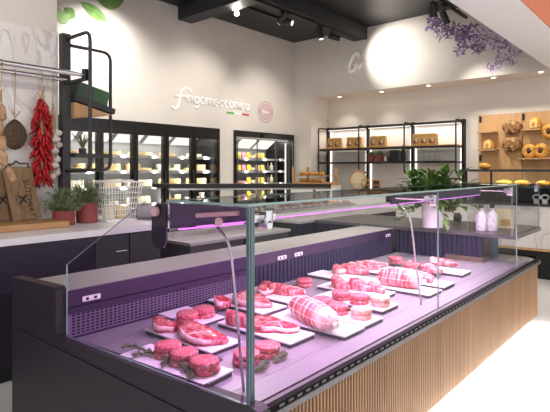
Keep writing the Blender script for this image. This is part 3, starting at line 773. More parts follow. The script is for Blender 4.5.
for px, py in pegs:
    q = at_x(px, py, XB); bm = BM(); cyl(bm, (XB-.16, q.y-.05, q.z+.01), (XB-.0005, q.y-.05, q.z-.005), .012, n=8); cyl(bm, (XB-.16, q.y+.05, q.z+.01), (XB-.0005, q.y+.05, q.z-.005), .012, n=8)
    obj('peg', bm, M['oak_light'], bp_)
def loaf(c, sx, sy, sz, label):
    bm = BM(); blob(bm, c, sx, sy, sz, 3, .06, 2.5, 4, flat=-sz*.6)
    t = thing('bread_loaf', label, 'bread', (c[0], c[1], c[2]-sz*.64))
    o = obj('crust', bm, M['crust'], t, smooth=True)
    bm = BM(); box(bm, c[0]-sx*.93, c[0]-sx*.78, c[1]-sy*.62, c[1]+sy*.62, c[2]-sz*.55, c[2]+sz*.5, bev=.012); obj('cut_face', bm, M['crumb'], t)
q = at_x(489, 147, XB-.1); loaf((XB-.1, q.y, s1[2]+.063), .11, .085, .1, 'tall golden loaf on the lower small shelf of the bread wall')
q = at_x(535, 127, XB-.1); loaf((XB-.1, q.y, s2[2]+.071), .11, .085, .11, 'tall golden loaf on the shelf beside the bracket seam')
for (px, py, lab, sd) in ((511.5,127,'upper of two round rustic brown loaves on pegs',1),(511.5,144,'lower of two round rustic brown loaves on pegs',2)):
    q = at_x(px, py, XB-.1); bm = BM(); blob(bm, (XB-.078, q.y, q.z), .07, .15, .115, sd, .10, 3.2, 4)
    solo('rustic_bread', bm, M['crust_dark'], lab, 'bread', 'rustic loaves on pegs', smooth=True)
for (px, py, lab) in ((529.5,151,'golden ring loaf with dark centre under the shelf, left of the pair'),(541,150.5,'golden ring loaf with dark centre under the shelf, right of the pair'),(549,131.5,'golden ring loaf cut off by the photo edge')):
    q = at_x(px, py, XB-.1); t = thing('ring_bread', lab, 'bread', (XB-.1, q.y, q.z-.12), 'ring breads on pegs')
    bm = BM(); tube(bm, [(XB-.1, q.y+.06*math.cos(2*PI*i/24), q.z+.065*math.sin(2*PI*i/24)) for i in range(24)], .048, 12, closed=True); obj('crust', bm, M['crust'], t, smooth=True)
    bm = BM(); blob(bm, (XB-.1, q.y, q.z), .060, .046, .056, 4, .3); obj('dark_centre', bm, M['dark_crust'], t, smooth=True)
bc = thing('bakery_counter', 'marble fronted bakery counter with glass case before the bread wall', 'counter', (7.9, 2.0, 0))
xb = 7.5
bm = BM(); box(bm, xb, 7.95, .4, 3.0, .42, 1.0); obj('marble_front', bm, M['marble'], bc)
bm = BM(); box(bm, xb-.02, 7.95, .4, 3.0, .39, .419); obj('wood_trim', bm, M['oak'], bc)
bm = BM(); box(bm, xb+.05, 7.9, .45, 2.95, 0, .389); obj('plinth', bm, M['black'], bc)
bm = BM(); box(bm, xb-.02, 7.97, .4, 3.0, 1.0005, 1.03); obj('worktop', bm, M['dark'], bc)
bm = BM(); box(bm, 7.9, 7.95, .45, 2.72, 1.0305, 1.30); obj('back_panel', bm, M['dark'], bc)
bm = BM(); box(bm, xb+.02, xb+.028, .5, 2.66, 1.0305, 1.47); obj('front_glass', bm, [M['glass'], M['glass_edge']], bc)
bm = BM(); box(bm, xb, 7.95, .45, 2.72, 1.475, 1.51); obj('top_shelf', bm, M['dark'], bc)
bm = BM()
for y in (.6, 1.45, 2.3, 2.66): box(bm, xb+.03, xb+.055, y, y+.025, 1.03, 1.4745)
obj('upright', bm, M['black'], bc)
bm = BM(); box(bm, xb+.06, 7.89, .5, 2.62, 1.245, 1.26); obj('inner_shelf', bm, M['dark'], bc)
for i, (px, sx, mm, nm, lab) in enumerate(((504,.12,'filling','sandwich','long filled sandwich under the bakery top shelf'),(522,.10,'crust','sandwich','golden filled roll beside the long sandwich'),(543,.09,'crust','pastry','golden pastry on the bakery shelf at the photo edge'))):
    q = at_x(px, 178, xb+.2); bm = BM(); blob(bm, (xb+.2, q.y, 1.26+.05), .07, sx, .045, i+4, .15, 3, 3)
    solo(nm, bm, M[mm], lab, 'pastry', smooth=True, origin=None)
q = at_x(485, 167, xb+.22); solo('small_loaf', blob(BM(), (xb+.22, q.y, 1.5105+.045), .08, .09, .05, 3, .06, 2, 3), M['crust'], 'small round yellow loaf on the bakery top shelf', 'bread', smooth=True)
for px in (536.5, 545):
    q = at_x(px, 201.5, xb+.12); bm = BM(); tube(bm, [(xb+.12, q.y+.045*math.cos(2*PI*i/20), 1.12+.035*math.sin(2*PI*i/20)) for i in range(20)], .010, 8, closed=True)
    bm2 = BM(); box(bm, xb+.10, xb+.14, q.y-.03, q.y+.03, 1.0308, 1.09)
    solo('oval_price_sign', bm, M['white'], 'white oval ring holder in the dark bakery case, %s one' % ('first' if px < 540 else 'second'), 'sign holder', 'oval holders in the bakery case')
for px in (502, 532):
    l = bpy.data.lights.new('bakery_light', 'AREA'); l.shape = 'RECTANGLE'; l.size = .6; l.size_y = .05; l.energy = 1.5; l.color = (1,.85,.65)
    lo = bpy.data.objects.new('bakery_lamp', l); COL.objects.link(lo); lo.location = (xb+.1, at_x(px,180,xb+.1).y, 1.47); lo.rotation_euler = (0, 0, PI/2)
# ================================================================ MARBLE WALL SIDE
YB0 = 3.65; ZT = 1.02
bk = thing('back_counter', 'back counter with white stone top and aubergine front along the marble wall', 'counter', (0.6, 4.1, 0))
bm = BM(); box(bm, -3, 2.78, YB0, YM-.0165, ZT-.05, ZT, bev=.004); box(bm, 2.17, 2.78, YM-.0165, 4.85, ZT-.05, ZT, bev=.004)
obj('stone_top', bm, mat('white_stone', '#e9e6ea', .3, noise_amt=.05, nscale=12), bk)
bm = BM(); box(bm, -3, 2.05, YB0+.03, YM-.02, .12, ZT-.0505); box(bm, -3, 2.05, YB0+.022, YB0+.0295, ZT-.12, ZT-.051)
obj('front_panel', bm, M['purple_front'], bk)
bm = BM(); box(bm, 2.056, 2.70, YB0+.03, 4.82, .12, ZT-.0505); obj('end_cabinet', bm, M['dark'], bk)
bm = BM(); box(bm, 2.07, 2.37, YB0+.012, YB0+.0295, .14, ZT-.06); d = obj('door', bm, M['dark'], bk)
bm = BM(); tube(bm, fillet([(2.24,YB0+.0115,.83),(2.24,YB0-.015,.83),(2.34,YB0-.015,.83),(2.34,YB0+.0115,.83)], .01), .007, 8); obj('handle', bm, M['steel_light'], d, smooth=True)
bm = BM(); box(bm, 2.38, 2.69, YB0+.012, YB0+.0295, .14, ZT-.06); d = obj('door', bm, M['dark'], bk)
bm = BM(); box(bm, -3, 2.65, YB0+.08, YM-.03, 0, .119); obj('plinth', bm, M['black'], bk)
# hanging rails
hr = thing('hanging_rail', 'pair of steel hanging rails on brackets above the marble wall', 'rail', (1.0, 4.3, 2.3))
ZR = 2.325
for y in (4.40, 4.06):
    bm = BM(); cyl(bm, (-2.5, y, ZR), (2.19, y, ZR), .021, n=16); obj('rail', bm, M['steel_light'], hr, smooth='auto')
bm = BM(); box(bm, 2.17, 2.20, 4.02, YM-.017, ZR-.05, ZR-.0225); box(bm, 2.17, 2.20, 4.02, 4.08, ZR-.0224, ZR+.05); box(bm, 2.17, 2.20, 4.38, 4.42, ZR-.0224, ZR+.03); box(bm, 2.165, 2.205, YM-.03, YM-.0165, ZR-.09, ZR+.05)
obj('bracket', bm, M['black'], hr)
# side shelving on the end of the wall
ss = thing('side_shelving', 'anthracite shelf upright with tubular loops at the end of the marble wall', 'shelving', (2.25, 4.45, 0))
bm = BM(); box(bm, 2.158, 2.235, YM-.1, YM-.03, 1.021, 2.75); obj('post', bm, M['dark'], ss)
bm = BM(); tube(bm, fillet([(2.20, YM-.06, 2.70), (2.20, 3.99, 2.70), (2.20, 3.99, 1.49), (2.20, YM-.06, 1.49)], .09), .016, 10); obj('loop', bm, M['dark'], ss, smooth=True)
bm = BM(); tube(bm, fillet([(2.2, YM-.05, 2.66), (2.67, YM-.05, 2.66), (2.67, YM-.05, 1.50), (2.2, YM-.05, 1.50)], .09), .016, 10); obj('loop', bm, M['dark'], ss, smooth=True)
# tilted board
def tilt(x, y, z, a, M2=None): return Matrix.Translation((x, y, z)) @ Matrix.Rotation(a, 4, 'Y')
T = tilt(2.24, 4.46, 2.16, math.radians(13))
bm = BM(); box(bm, 0, .42, -.13, .13, -.022, .03, M=T); obj('tilted_shelf', bm, M['dark'], ss)
bm = BM(); prism(bm, [(2.241, 4.335, 2.122), (2.241, 4.335, 1.98), (2.62, 4.335, 2.034)], [(2.241, 4.585, 2.122), (2.241, 4.585, 1.98), (2.62, 4.585, 2.034)]); obj('shelf_wedge', bm, M['oak'], ss)
bm = BM(); box(bm, 2.2405, 2.62, 4.33, 4.59, 1.62, 1.655); obj('lower_shelf', bm, M['dark'], ss)
gb = thing('card_box', 'dark green card box standing on the tilted shelf', 'box', tuple(T @ Vector((.2, 0, .03))))
bm = BM(); box(bm, .03, .345, -.09, .09, .0305, .175, M=T, bev=.004); obj('box_body', bm, M['green_box'], gb)
bm = BM(); box(bm, .19, .3455, -.0915, -.0905, .032, .174, M=T); obj('green_side', bm, M['green_box2'], gb)
t = thing('air_plant', 'thin leaved small plant on the lower side shelf', 'plant', (2.36, 4.42, 1.6555))
bm = BM(); rn = random.Random(8)
lathe(bm, [(.03,0),(.035,.05),(.03,.05)], n=14)
obj('pot', bm, M['dark'], t, local=True)
bm = BM()
for i in range(14):
    a = rn.uniform(0, 2*PI); p0 = Vector((0,0,.045)); d = Vector((math.cos(a)*.5, math.sin(a)*.5, 1)).normalized()
    tube(bm, [p0, p0+d*.08, p0+d*.16+Vector((math.cos(a)*.03, math.sin(a)*.03, 0))], [.007,.006,.001], 5)
obj('leaves', bm, M['herb'], t, local=True)

# hanging goods
def hang_string(bm, x, y, ztop, zend):
    tube(bm, [(x+.004*math.sin(k), y, ztop+(zend-ztop)*k/6) for k in range(7)], .0035, 6)
    tube(bm, [(x, y+.026*math.cos(2*PI*i/14), ztop+.026*math.sin(2*PI*i/14)) for i in range(14)], .004, 5, closed=True)
Y2 = 4.40
# chilli bunch
xc = xt(42, Y2)
ch = thing('chilli_bunch', 'long bunch of shiny red chillies hanging from the rail', 'chillies', (xc, Y2, 1.30))
bm = BM(); hang_string(bm, xc, Y2, ZR, 2.08); obj('string', bm, M['straw'], ch)
bm = BM(); tube(bm, [(xc, Y2, 2.16), (xc, Y2, 1.42)], [.02, .012], 8); tube(bm, [(xc-.04,Y2,2.18),(xc,Y2,2.12),(xc+.01,Y2,2.2)], .008, 6); tube(bm, [(xc+.02,Y2,2.24),(xc,Y2,2.12)], .008, 6); obj('core', bm, M['straw'], ch)
rn = random.Random(21); bm = BM()
for i in range(330):
    s = rn.random(); z = 2.13-.72*s; rad = .022+.046*min(1, s*3)*(1-.15*s)
    a = rn.uniform(0, 2*PI); r_ = rad*math.sqrt(rn.random())
    p = Vector((xc+math.cos(a)*r_, Y2-.0+math.sin(a)*r_*.8, z)); o_ = Vector((math.cos(a), math.sin(a)*.8, 0))
    d = (o_*rn.uniform(.1,.9)+Vector((rn.uniform(-.25,.25),rn.uniform(-.2,.2),-1))).normalized(); L = rn.uniform(.06,.105)
    b = Vector((rn.uniform(-.02,.02), rn.uniform(-.02,.02), rn.uniform(-.006,.012)))
    tube(bm, [p, p+d*L*.3, p+d*L*.7+b*.6, p+d*L+b], [.007,.0125,.009,.001], 6)
obj('chillies', bm, M['chilli'], ch, smooth=True)
# netted ham ball
xh = xt(15, Y2)
hm = thing('netted_ham', 'brown net wrapped ham hanging on a string', 'ham', (xh, Y2, 1.68))
bm = BM(); hang_string(bm, xh, Y2, ZR, 1.93); tube(bm, [(xh-.03,Y2-.02,1.99),(xh,Y2,1.94),(xh+.035,Y2-.02,2.0)], .006, 6); obj('string', bm, M['straw'], hm)
bm = BM(); blob(bm, (xh, Y2, 1.80), .088, .085, .125, 4, .06, 2, 4)
for v in bm.verts:
    k = (v.co.z-1.80)/.125
    if k > 0: v.co.x = xh+(v.co.x-xh)*(1-.35*k*k); v.co.y = Y2+(v.co.y-Y2)*(1-.35*k*k)
obj('ham_body', bm, M['ham'], hm, smooth=True)
bm = BM()
for k in range(8):
    a = PI*k/8; ps = []
    for j in range(28):
        t_ = 2*PI*j/28; zz = math.cos(t_); rr_ = math.sin(t_); sc = (1-.35*zz*zz) if zz > 0 else 1
        ps.append((xh+.091*rr_*math.cos(a+.2*zz)*sc, Y2+.088*rr_*math.sin(a+.2*zz)*sc, 1.80+.128*zz))
    tube(bm, ps, .0025, 4, closed=True)
for zz in (-.6,-.3,0,.3,.6):
    sc = (1-.35*zz*zz) if zz > 0 else 1; rr_ = math.sqrt(1-zz*zz)*sc
    tube(bm, [(xh+.092*rr_*math.cos(2*PI*i/28), Y2+.089*rr_*math.sin(2*PI*i/28), 1.80+.126*zz) for i in range(28)], .0025, 4, closed=True)
obj('netting', bm, M['ham_string'], hm)
# garlic braid
xg = xt(54, Y2)
gl = thing('garlic_braid', 'braid of white garlic heads hanging beside the chillies', 'garlic', (xg, Y2, 1.38))
bm = BM(); hang_string(bm, xg-.01, Y2, ZR, 2.08); tube(bm, [(xg-.01,Y2,2.1),(xg-.006,Y2,1.95),(xg,Y2,1.4)], [.006,.024,.018], 8); obj('braid', bm, M['straw'], gl)
rn = random.Random(4)
for i in range(8):
    z = 1.84-.058*i+rn.uniform(-.012,.012); sx = (-1 if i % 2 else 1)*rn.uniform(.008,.03)
    bm = BM(); c_ = Vector((xg+.01+sx, Y2-.03+rn.uniform(-.02,.03), z)); 
    prof = [(.006,.045),(.01,.03),(.03,.012),(.037,-.006),(.026,-.024),(.008,-.03)]
    t_ = BM(); lathe(t_, [(r_*rn.uniform(.85,1.12), z_*1.0) for r_, z_ in prof][::-1], n=14)
    for v in t_.verts:
        a = math.atan2(v.co.y, v.co.x); v.co.x *= 1+.08*math.cos(a*6); v.co.y *= 1+.08*math.cos(a*6)
    bmesh.ops.transform(t_, matrix=Matrix.Translation(c_) @ Matrix.Rotation(rn.uniform(-.7,.7), 4, 'Y') @ Matrix.Rotation(rn.uniform(-.7,.7), 4, 'X'), verts=t_.verts); merge(bm, t_)
    obj('garlic_head', bm, M['garlic'], gl, smooth=True)
# sausages at the edge
Y1 = 4.06
xs_ = xt(1.5, Y1)
sg_ = thing('sausage_string', 'string of pale brown sausages hanging at the edge of the photo', 'sausages', (xs_, Y1, 1.4))
bm = BM(); hang_string(bm, xs_, Y1, ZR, 2.12); tube(bm, [(xs_,Y1,2.12),(xs_,Y1,1.5)], .005, 6); obj('string', bm, M['straw'], sg_)
rn = random.Random(6); z = 2.12
for i in range(6):
    off = [(-.035,0),(.0,0),(-.02,.0),(.005,0),(.0,0),(.045,0)][i]
    top = Vector((xs_+off[0], Y1-.01, z)); L = .125; lean = [-.1,.1,-.05,.05,.12,.4][i]
    bot = top+Vector((lean*L, 0, -L)); mid = (top+bot)/2+Vector((.012*(-1)**i, -.01, 0))
    bm = BM(); P = []
    for j in range(9):
        t_ = j/8; P.append((1-t_)**2*top+2*t_*(1-t_)*mid+t_*t_*bot)
    tube(bm, P, [.006]+[.027*(math.sin(PI*(.12+.76*j/8)))**.35 for j in range(1, 8)]+[.006], 12)
    obj('sausage', bm, M['sausage'], sg_, smooth=True); z -= .118
# cutting boards
tb = thing('serving_board', 'thick light wooden board lying flat on the white counter', 'cutting board', (1.6, 4.2, ZT))
xR = 2.04
bm = BM(); box(bm, 1.15, xR, 4.03, 4.36, ZT+.0005, ZT+.052, bev=.006); obj('board_body', bm, M['board_edge'], tb)
bm = BM()
for k in range(4): box(bm, 1.16, xR-.01, 4.07+.075*k, 4.072+.075*k, ZT+.0521, ZT+.0525)
obj('strip_joints', bm, M['ink'], tb)
def cutboard(loc, rz, lean, roll, label, w, h, textlines, clip=None):
    t = thing('cutting_board', label, 'cutting board', loc); t.rotation_euler = (0, 0, 0)
    R_ = Matrix.Rotation(-lean, 4, 'X') @ Matrix.Rotation(roll, 4, 'Y')
    bm = BM(); box(bm, -w/2, w/2, -.012, .012, 0, h, bev=.005); bmesh.ops.transform(bm, matrix=R_, verts=bm.verts)
    b_ = obj('board_body', bm, M['board'], t, local=True)
    bm = BM(); tube(bm, fillet([(-w*.38,-.013,h-.015),(-w*.38,-.013,h+.03),(-w*.1,-.013,h+.035),(-w*.02,-.013,h+.06),(w*.1,-.013,h+.03),(w*.38,-.013,h+.03),(w*.38,-.013,h-.015)], .012), .0065, 8)
    bmesh.ops.transform(bm, matrix=R_, verts=bm.verts); obj('iron_handle', bm, M['black'], t, local=True, smooth=True)
    def put(name, s, size, x, z, ext=.0006, m_=None):
        o = place_text(name, s, size, (0,0,0), (0,0,0), M['ink'], ext)
        o.parent = t
        o.matrix_local = R_ @ Matrix.Translation((x, -.0135, z)) @ Matrix.Rotation(PI/2, 4, 'Y') @ Matrix.Rotation(PI/2, 4, 'X')
        return o
    put('printed_word', 'BUTCHERY', .064, w*.18, h*.40)
    # crossed knives emblem and small text
    bm = BM()
    for sgn in (1, -1):
        Mx = Matrix.Translation((-w*.04, -.0135, h*.40)) @ Matrix.Rotation(sgn*.7, 4, 'Y')
        prism(bm, [Mx @ Vector(q) for q in ((-.006,0,-.045),(.006,0,-.045),(.009,0,.0),(.011,0,.03),(-.004,0,.05),(-.006,0,0))], [Mx @ Vector(q) for q in ((-.006,-.0006,-.045),(.006,-.0006,-.045),(.009,-.0006,.0),(.011,-.0006,.03),(-.004,-.0006,.05),(-.006,-.0006,0))])
    bmesh.ops.transform(bm, matrix=R_, verts=bm.verts); obj('printed_emblem', bm, M['ink'], t, local=True)
    bm = BM()
    for x_, n_ in ((-w*.16, 9), (-w*.24, 5)):
        for i in range(n_):
            z_ = h*.40+(i-(n_-1)/2)*.02; box(bm, x_-.004, x_+.004, -.0141, -.0131, z_-.0055, z_+.0055)
    bmesh.ops.transform(bm, matrix=R_, verts=bm.verts); obj('printed_small_marks', bm, M['ink'], t, local=True)
    return t
pa = at_z(26, 222.5, ZT+.053)
cutboard((xt(26.5, 4.33), 4.31, ZT+.058), 0, math.radians(10), math.radians(-7), 'rustic wooden butcher board with black lettering standing in front', .235, .45, None)
cutboard((xt(5, 4.40), 4.375, ZT+.058), 0, math.radians(8), math.radians(-5), 'rustic wooden butcher board standing behind and cut by the photo edge', .235, .44, None)
# herb pots
def herb_pot(loc, r, h, label, seed, n=120):
    t = thing('potted_herb', label, 'potted plant', loc, 'herbs in red pots')
    obj('pot', lathe(BM(), [(r*.93,0),(r,h*.02),(r,h),(r*.92,h),(r*.9,h*.86)], n=32), M['terracotta'], t, local=True, smooth='auto')
    obj('soil', lathe(BM(), [(r*.9,h*.84),(r*.9,h*.88)], n=24), M['soil'], t, local=True)
    bm = BM(); rn = random.Random(seed)
    for i in range(n):
        a = rn.uniform(0, 2*PI); e = rn.uniform(.35, 1.5); L = rn.uniform(.09,.22)
        p = Vector((rn.uniform(-.8,.8)*r*.8, rn.uniform(-.8,.8)*r*.8, h*.88)); d = Vector((math.cos(a)*math.cos(e), math.sin(a)*math.cos(e), math.sin(e)))
        q = p+d*L*.6; e_ = p+d*L+Vector((0,0,-.03*math.cos(e)))
        tube(bm, [p, q, e_], [.002,.0015,.001], 4)
        for j in range(5):
            s = rn.uniform(.35,1); b = p.lerp(e_, s); dd = (d+Vector((rn.uniform(-1,1),rn.uniform(-1,1),rn.uniform(-.4,.8)))).normalized()
            tube(bm, [b, b+dd*.02, b+dd*.042], [.001,.006,.0008], 4)
    obj('foliage', bm, M['herb'], t, local=True)
p1 = at_z(63, 226, ZT); p2 = at_z(86.5, 223.5, ZT)
herb_pot((p1.x+.05, p1.y+.085, ZT+.0005), .092, .125, 'leafy herb in the shorter red pot beside the wooden board', 3)
herb_pot((p2.x+.05, p2.y+.085, ZT+.0005), .092, .185, 'leafy herb in the taller red pot by the wire basket', 9)
# wire baskets
def basket(loc, label, w=.42, d=.30, h=.30, grp=None):
    t = thing('wire_basket', label, 'basket', loc, grp)
    bm = BM(); k = .78
    def ring(z, s, r): tube(bm, fillet([(-w/2*s,-d/2*s,z),(w/2*s,-d/2*s,z),(w/2*s,d/2*s,z),(-w/2*s,d/2*s,z),(-w/2*s,-d/2*s,z)], .0001, 1), r, 6)
    for i in range(8):
        z = h*i/7; ring(z+.006, k+(1-k)*i/7, .006 if i in (0, 7) else .003)
    n = 13
    for i in range(n):
        x = -w/2+w*i/(n-1)
        for y in (-d/2, d/2): tube(bm, [(x*k, y*k, .006), (x, y, h+.006)], .003, 5)
    for i in range(1, 9):
        y = -d/2+d*i/9
        for x in (-w/2, w/2): tube(bm, [(x*k, y*k, .006), (x, y, h+.006)], .003, 5)
        tube(bm, [(-w/2*k, y*k, .006), (w/2*k, y*k, .006)], .0026, 5)
    obj('wire_cage', bm, M['wire'], t, local=True)
    bm = BM(); tube(bm, fillet([(-w/2,0,h),(-w/2,0,h+.02),(w/2,0,h+.02),(w/2,0,h)], .015), .005, 6); obj('handle', bm, M['wire'], t, local=True)
    return t
basket((2.60, 4.25, ZT+.0005), 'white wire basket standing on the white counter corner beside the herb pots', .40, .32, .36)
for i, (x, y, kd, mn, lab) in enumerate(((2.53,4.25,'bag','pack_white','white pouch inside the wire basket, nearer the pots'),(2.67,4.26,'bag','pack_cream','cream pouch inside the wire basket, farther from the pots'))):
    pack(kd, mn, (x, y, ZT+.012), lab, None)

# ================================================================ REAR SERVICE COUNTER
YR0, ZRW = 3.42, .92
rc = thing('rear_counter', 'rear steel service counter with fluted aubergine front behind the aisle', 'counter', (4.9, 3.8, 0))
bm = BM(); box(bm, 4.42, 6.9, YR0, 4.35, ZRW-.03, ZRW, bev=.003); obj('worktop', bm, M['steel'], rc)
bm = BM(); ribs(bm, [(4.45, YR0+.06), (6.85, YR0+.06)], .1, ZRW-.031, .05, .012); obj('fluted_front', bm, M['flute'], rc)
bm = BM(); box(bm, 4.46, 6.84, YR0+.08, 4.3, 0, ZRW-.0305); obj('body', bm, M['dark'], rc)
xa, xb_ = xt(247, 3.85), 6.2
ub = thing('tray_unit', 'long steel deli tray well on the rear counter', 'counter unit', ((xa+xb_)/2, 4.0, ZRW))
bm = BM(); box(bm, 4.45, xb_, 3.80, 4.25, ZRW+.0005, 1.0); obj('white_front', bm, M['steel_light'], ub)
bm = BM(); box(bm, 4.40, xb_+.03, 3.78, 4.27, 1.0005, 1.02); obj('rim', bm, M['steel_light'], ub)
rn = random.Random(9)
for i in range(11):
    x = 4.50+i*.153
    t = thing('deli_tray', 'small steel tray of deli salad in the row on the rear counter', 'food tray', (x, 3.9, 1.0205), 'deli trays on the rear counter')
    bm = BM(); box(bm, -.065,.065,-.1,.1,0,.035, bev=.006); obj('pan', bm, M['steel_light'], t, local=True)
    bm = BM(); blob(bm, (0,0,.038), .055, .088, .03, i, .35, 4, 3); obj('food', bm, M['tray_food'] if i % 3 else M['garlic'], t, local=True, smooth=True)
# rear low units seen through the end glass
ru = thing('rear_cabinet', 'grey steel cabinet behind the aisle, seen through the end glass', 'cabinet', (3.6, 3.9, 0))
bm = BM(); box(bm, 2.95, 4.38, 3.55, 4.3, .52, .80, bev=.01); obj('upper_body', bm, M['grey_alu'], ru)
bm = BM(); box(bm, 2.92, 4.36, 3.60, 4.28, 0, .515); obj('lower_body', bm, M['black'], ru)
bm = BM(); box(bm, 2.93, 4.39, 3.53, 4.32, .8005, .83, bev=.003); obj('top', bm, M['steel'], ru)
bm = BM(); box(bm, 3.65, 3.665, 3.54, 3.5495, .53, .79); obj('door_gap', bm, M['black'], ru)
# rear glass canopy with a black bar
xl, xr = xt(152, 3.97), xt(331, 3.7)
cn = thing('rear_canopy', 'glass counter canopy with long black top bar behind the meat case', 'counter canopy', (3.6, 3.7, .93))
za, zb_ = zt(152, 186.5, 3.7)-.0, zt(331, 185.5, 3.7)
bm = BM()
prism(bm, [(xl,3.70,za-.022),(xr,3.70,zb_-.03),(xr,3.70,zb_+.022),(xl,3.70,za+.018)], [(xl,3.97,za-.022),(xr,3.97,zb_-.03),(xr,3.97,zb_+.022),(xl,3.97,za+.018)])
obj('top_bar', bm, M['black'], cn)
bm = BM(); prism(bm, [(xl,3.695,za-.04),(xr,3.695,zb_-.05),(xr,3.695,zb_-.03),(xl,3.695,za-.023)], [(xl,3.72,za-.04),(xr,3.72,zb_-.05),(xr,3.72,zb_-.031),(xl,3.72,za-.0235)]); obj('trim', bm, M['steel_light'], cn)
bm = BM(); box(bm, xl+.02, 4.3, 3.70, 3.708, .8305, za-.06); obj('front_glass', bm, M['glass'], cn)
for x in (xl+.03, 4.3):
    bm = BM(); box(bm, x, x+.03, 3.92, 3.95, .8305, za-.024); obj('upright', bm, M['steel_light'], cn)
for x in (xr-.06,):
    bm = BM(); box(bm, x, x+.03, 3.92, 3.95, 1.0206, zb_-.031); obj('upright', bm, M['steel_light'], cn)

# ================================================================ MEAT DISPLAY COUNTER
YG, YW = 1.20, 1.165
ZB, ZG, ZL, ZD = .66, 1.37, .90, .65     # glass base, glass top, rear ledge, deck
XS = 4.66                                   # slab edge
XE = lambda y: 1.25-.09*(y-1.2)
mc = thing('meat_display_counter', 'large refrigerated meat counter with glass front, oak slats and dark end', 'counter', (3.1, 1.9, 0))
def end_prism(bm, prof, x_off0, x_off1, mat=0):
    return prism(bm, [(XE(y)+x_off0, y, z) for y, z in prof], [(XE(y)+x_off1, y, z) for y, z in prof], mat)
bm = BM()
prof = [(1.135,.10),(1.135,ZB-.03),(1.15,ZB+.004),(1.18,ZB+.014),(2.38,ZB+.014),(2.40,ZB+.03),(2.40,ZL+.005),(2.415,ZL+.022),(2.82,ZL+.022),(2.82,.10)]
end_prism(bm, prof, 0, .055); obj('end_panel', bm, M['purple_dark'], mc)
bm = BM(); end_prism(bm, [(1.19,.14),(1.19,.545),(2.78,.66),(2.78,.14)], -.006, -.0005); obj('end_inset', bm, M['purple_dark'], mc)
bm = BM(); box(bm, 1.28, 5.2, 1.28, 2.7, 0, .10); obj('plinth', bm, M['dark'], mc)
# body under the deck
bm = BM(); prism(bm, [(1.31,1.22,.11),(5.15,1.22,.11),(5.28,1.36,.11),(5.28,2.6,.11),(1.2,2.6,.11)], [(1.31,1.22,ZD-.02),(5.15,1.22,ZD-.02),(5.28,1.36,ZD-.02),(5.28,2.6,ZD-.02),(1.2,2.6,ZD-.02)]); obj('body', bm, M['black'], mc)
# deck
def arcpts(cx, cy, r, a0, a1, n): return [(cx+r*math.cos(a0+(a1-a0)*i/n), cy+r*math.sin(a0+(a1-a0)*i/n)) for i in range(n+1)]
dk = [(1.306,1.36)]+[(5.0,1.36)]+[(5.0,1.195)]+arcpts(5.15,1.345,.15,-PI/2,0,8)+[(5.30,2.395),(1.2,2.395)]
bm = BM(); prism(bm, [(x,y,ZD-.019) for x,y in dk], [(x,y,ZD) for x,y in dk]); obj('deck', bm, M['steel_deck'], mc)
bm = BM(); box(bm, 1.306, 4.99, 1.215, 1.352, ZD-.019, ZD+.004); obj('front_ledge', bm, mat('satin_ledge', '#9a979e', .35, metal=.3), mc)
bm = BM(); box(bm, 1.31, 4.98, 1.1755, 1.2145, ZD-.018, ZB); obj('glass_channel', bm, M['grey_alu'], mc)
# vent strip with slots
path = [(1.30,1.150),(5.15,1.150)]+arcpts(5.15,1.345,.195,-PI/2,0,8)[1:]+[(5.345,2.3)]
def strip(bm, path, off0, off1, z0, z1, mat=0):
    def offp(o):
        out = []
        for i, p in enumerate(path):
            a = Vector((*path[max(i-1,0)],0)); b = Vector((*path[min(i+1,len(path)-1)],0)); d = (b-a).normalized(); out.append(Vector((*p,0))+Vector((d.y,-d.x,0))*o)
        return out
    A, B = offp(off0), offp(off1)
    va = [[bm.verts.new((p.x,p.y,z)) for p in q] for q, z in ((A,z0),(B,z0),(B,z1),(A,z1))]
    n = len(path)
    for i in range(n-1):
        for k in range(4):
            f = bm.faces.new((va[k][i], va[k][i+1], va[(k+1)%4][i+1], va[(k+1)%4][i])); f.material_index = mat
    for i in (0, n-1):
        f = bm.faces.new([va[k][i] for k in range(4)]); f.material_index = mat
    return bm
bm = BM(); strip(bm, path, -.025, .002, .6415, ZB+.003); s = 1.36
while s < 4.95:
    prism(bm, [(s,1.1475,.647),(s+.028,1.1475,.647),(s+.028,1.1475,.656),(s,1.1475,.656)], [(s,1.146,.647),(s+.028,1.146,.647),(s+.028,1.146,.656),(s,1.146,.656)], 1); s += .053
obj('vent_grille', bm, [M['vent_black'], M['grey_alu']], mc)
bm = BM(); strip(bm, path, -.05, .010, .618, .641); obj('bumper_rail', bm, M['grey_alu'], mc)
wp = [(1.31,1.178),(5.15,1.178)]+arcpts(5.15,1.345,.167,-PI/2,0,8)[1:]+[(5.317,2.35)]
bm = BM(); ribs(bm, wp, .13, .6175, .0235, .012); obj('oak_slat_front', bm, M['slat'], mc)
bm = BM(); box(bm, 1.35, 5.15, 1.21, 1.219, .112, .128); obj('plinth_led', bm, M['led_white'], mc)
l = bpy.data.lights.new('plinth_light', 'AREA'); l.shape = 'RECTANGLE'; l.size = 3.9; l.size_y = .05; l.energy = 42; l.color = (1,.99,.98)
lo = bpy.data.objects.new('plinth_lamp', l); COL.objects.link(lo); lo.location = (3.3, 1.215, .108); lo.rotation_euler = (math.radians(-35), 0, 0)
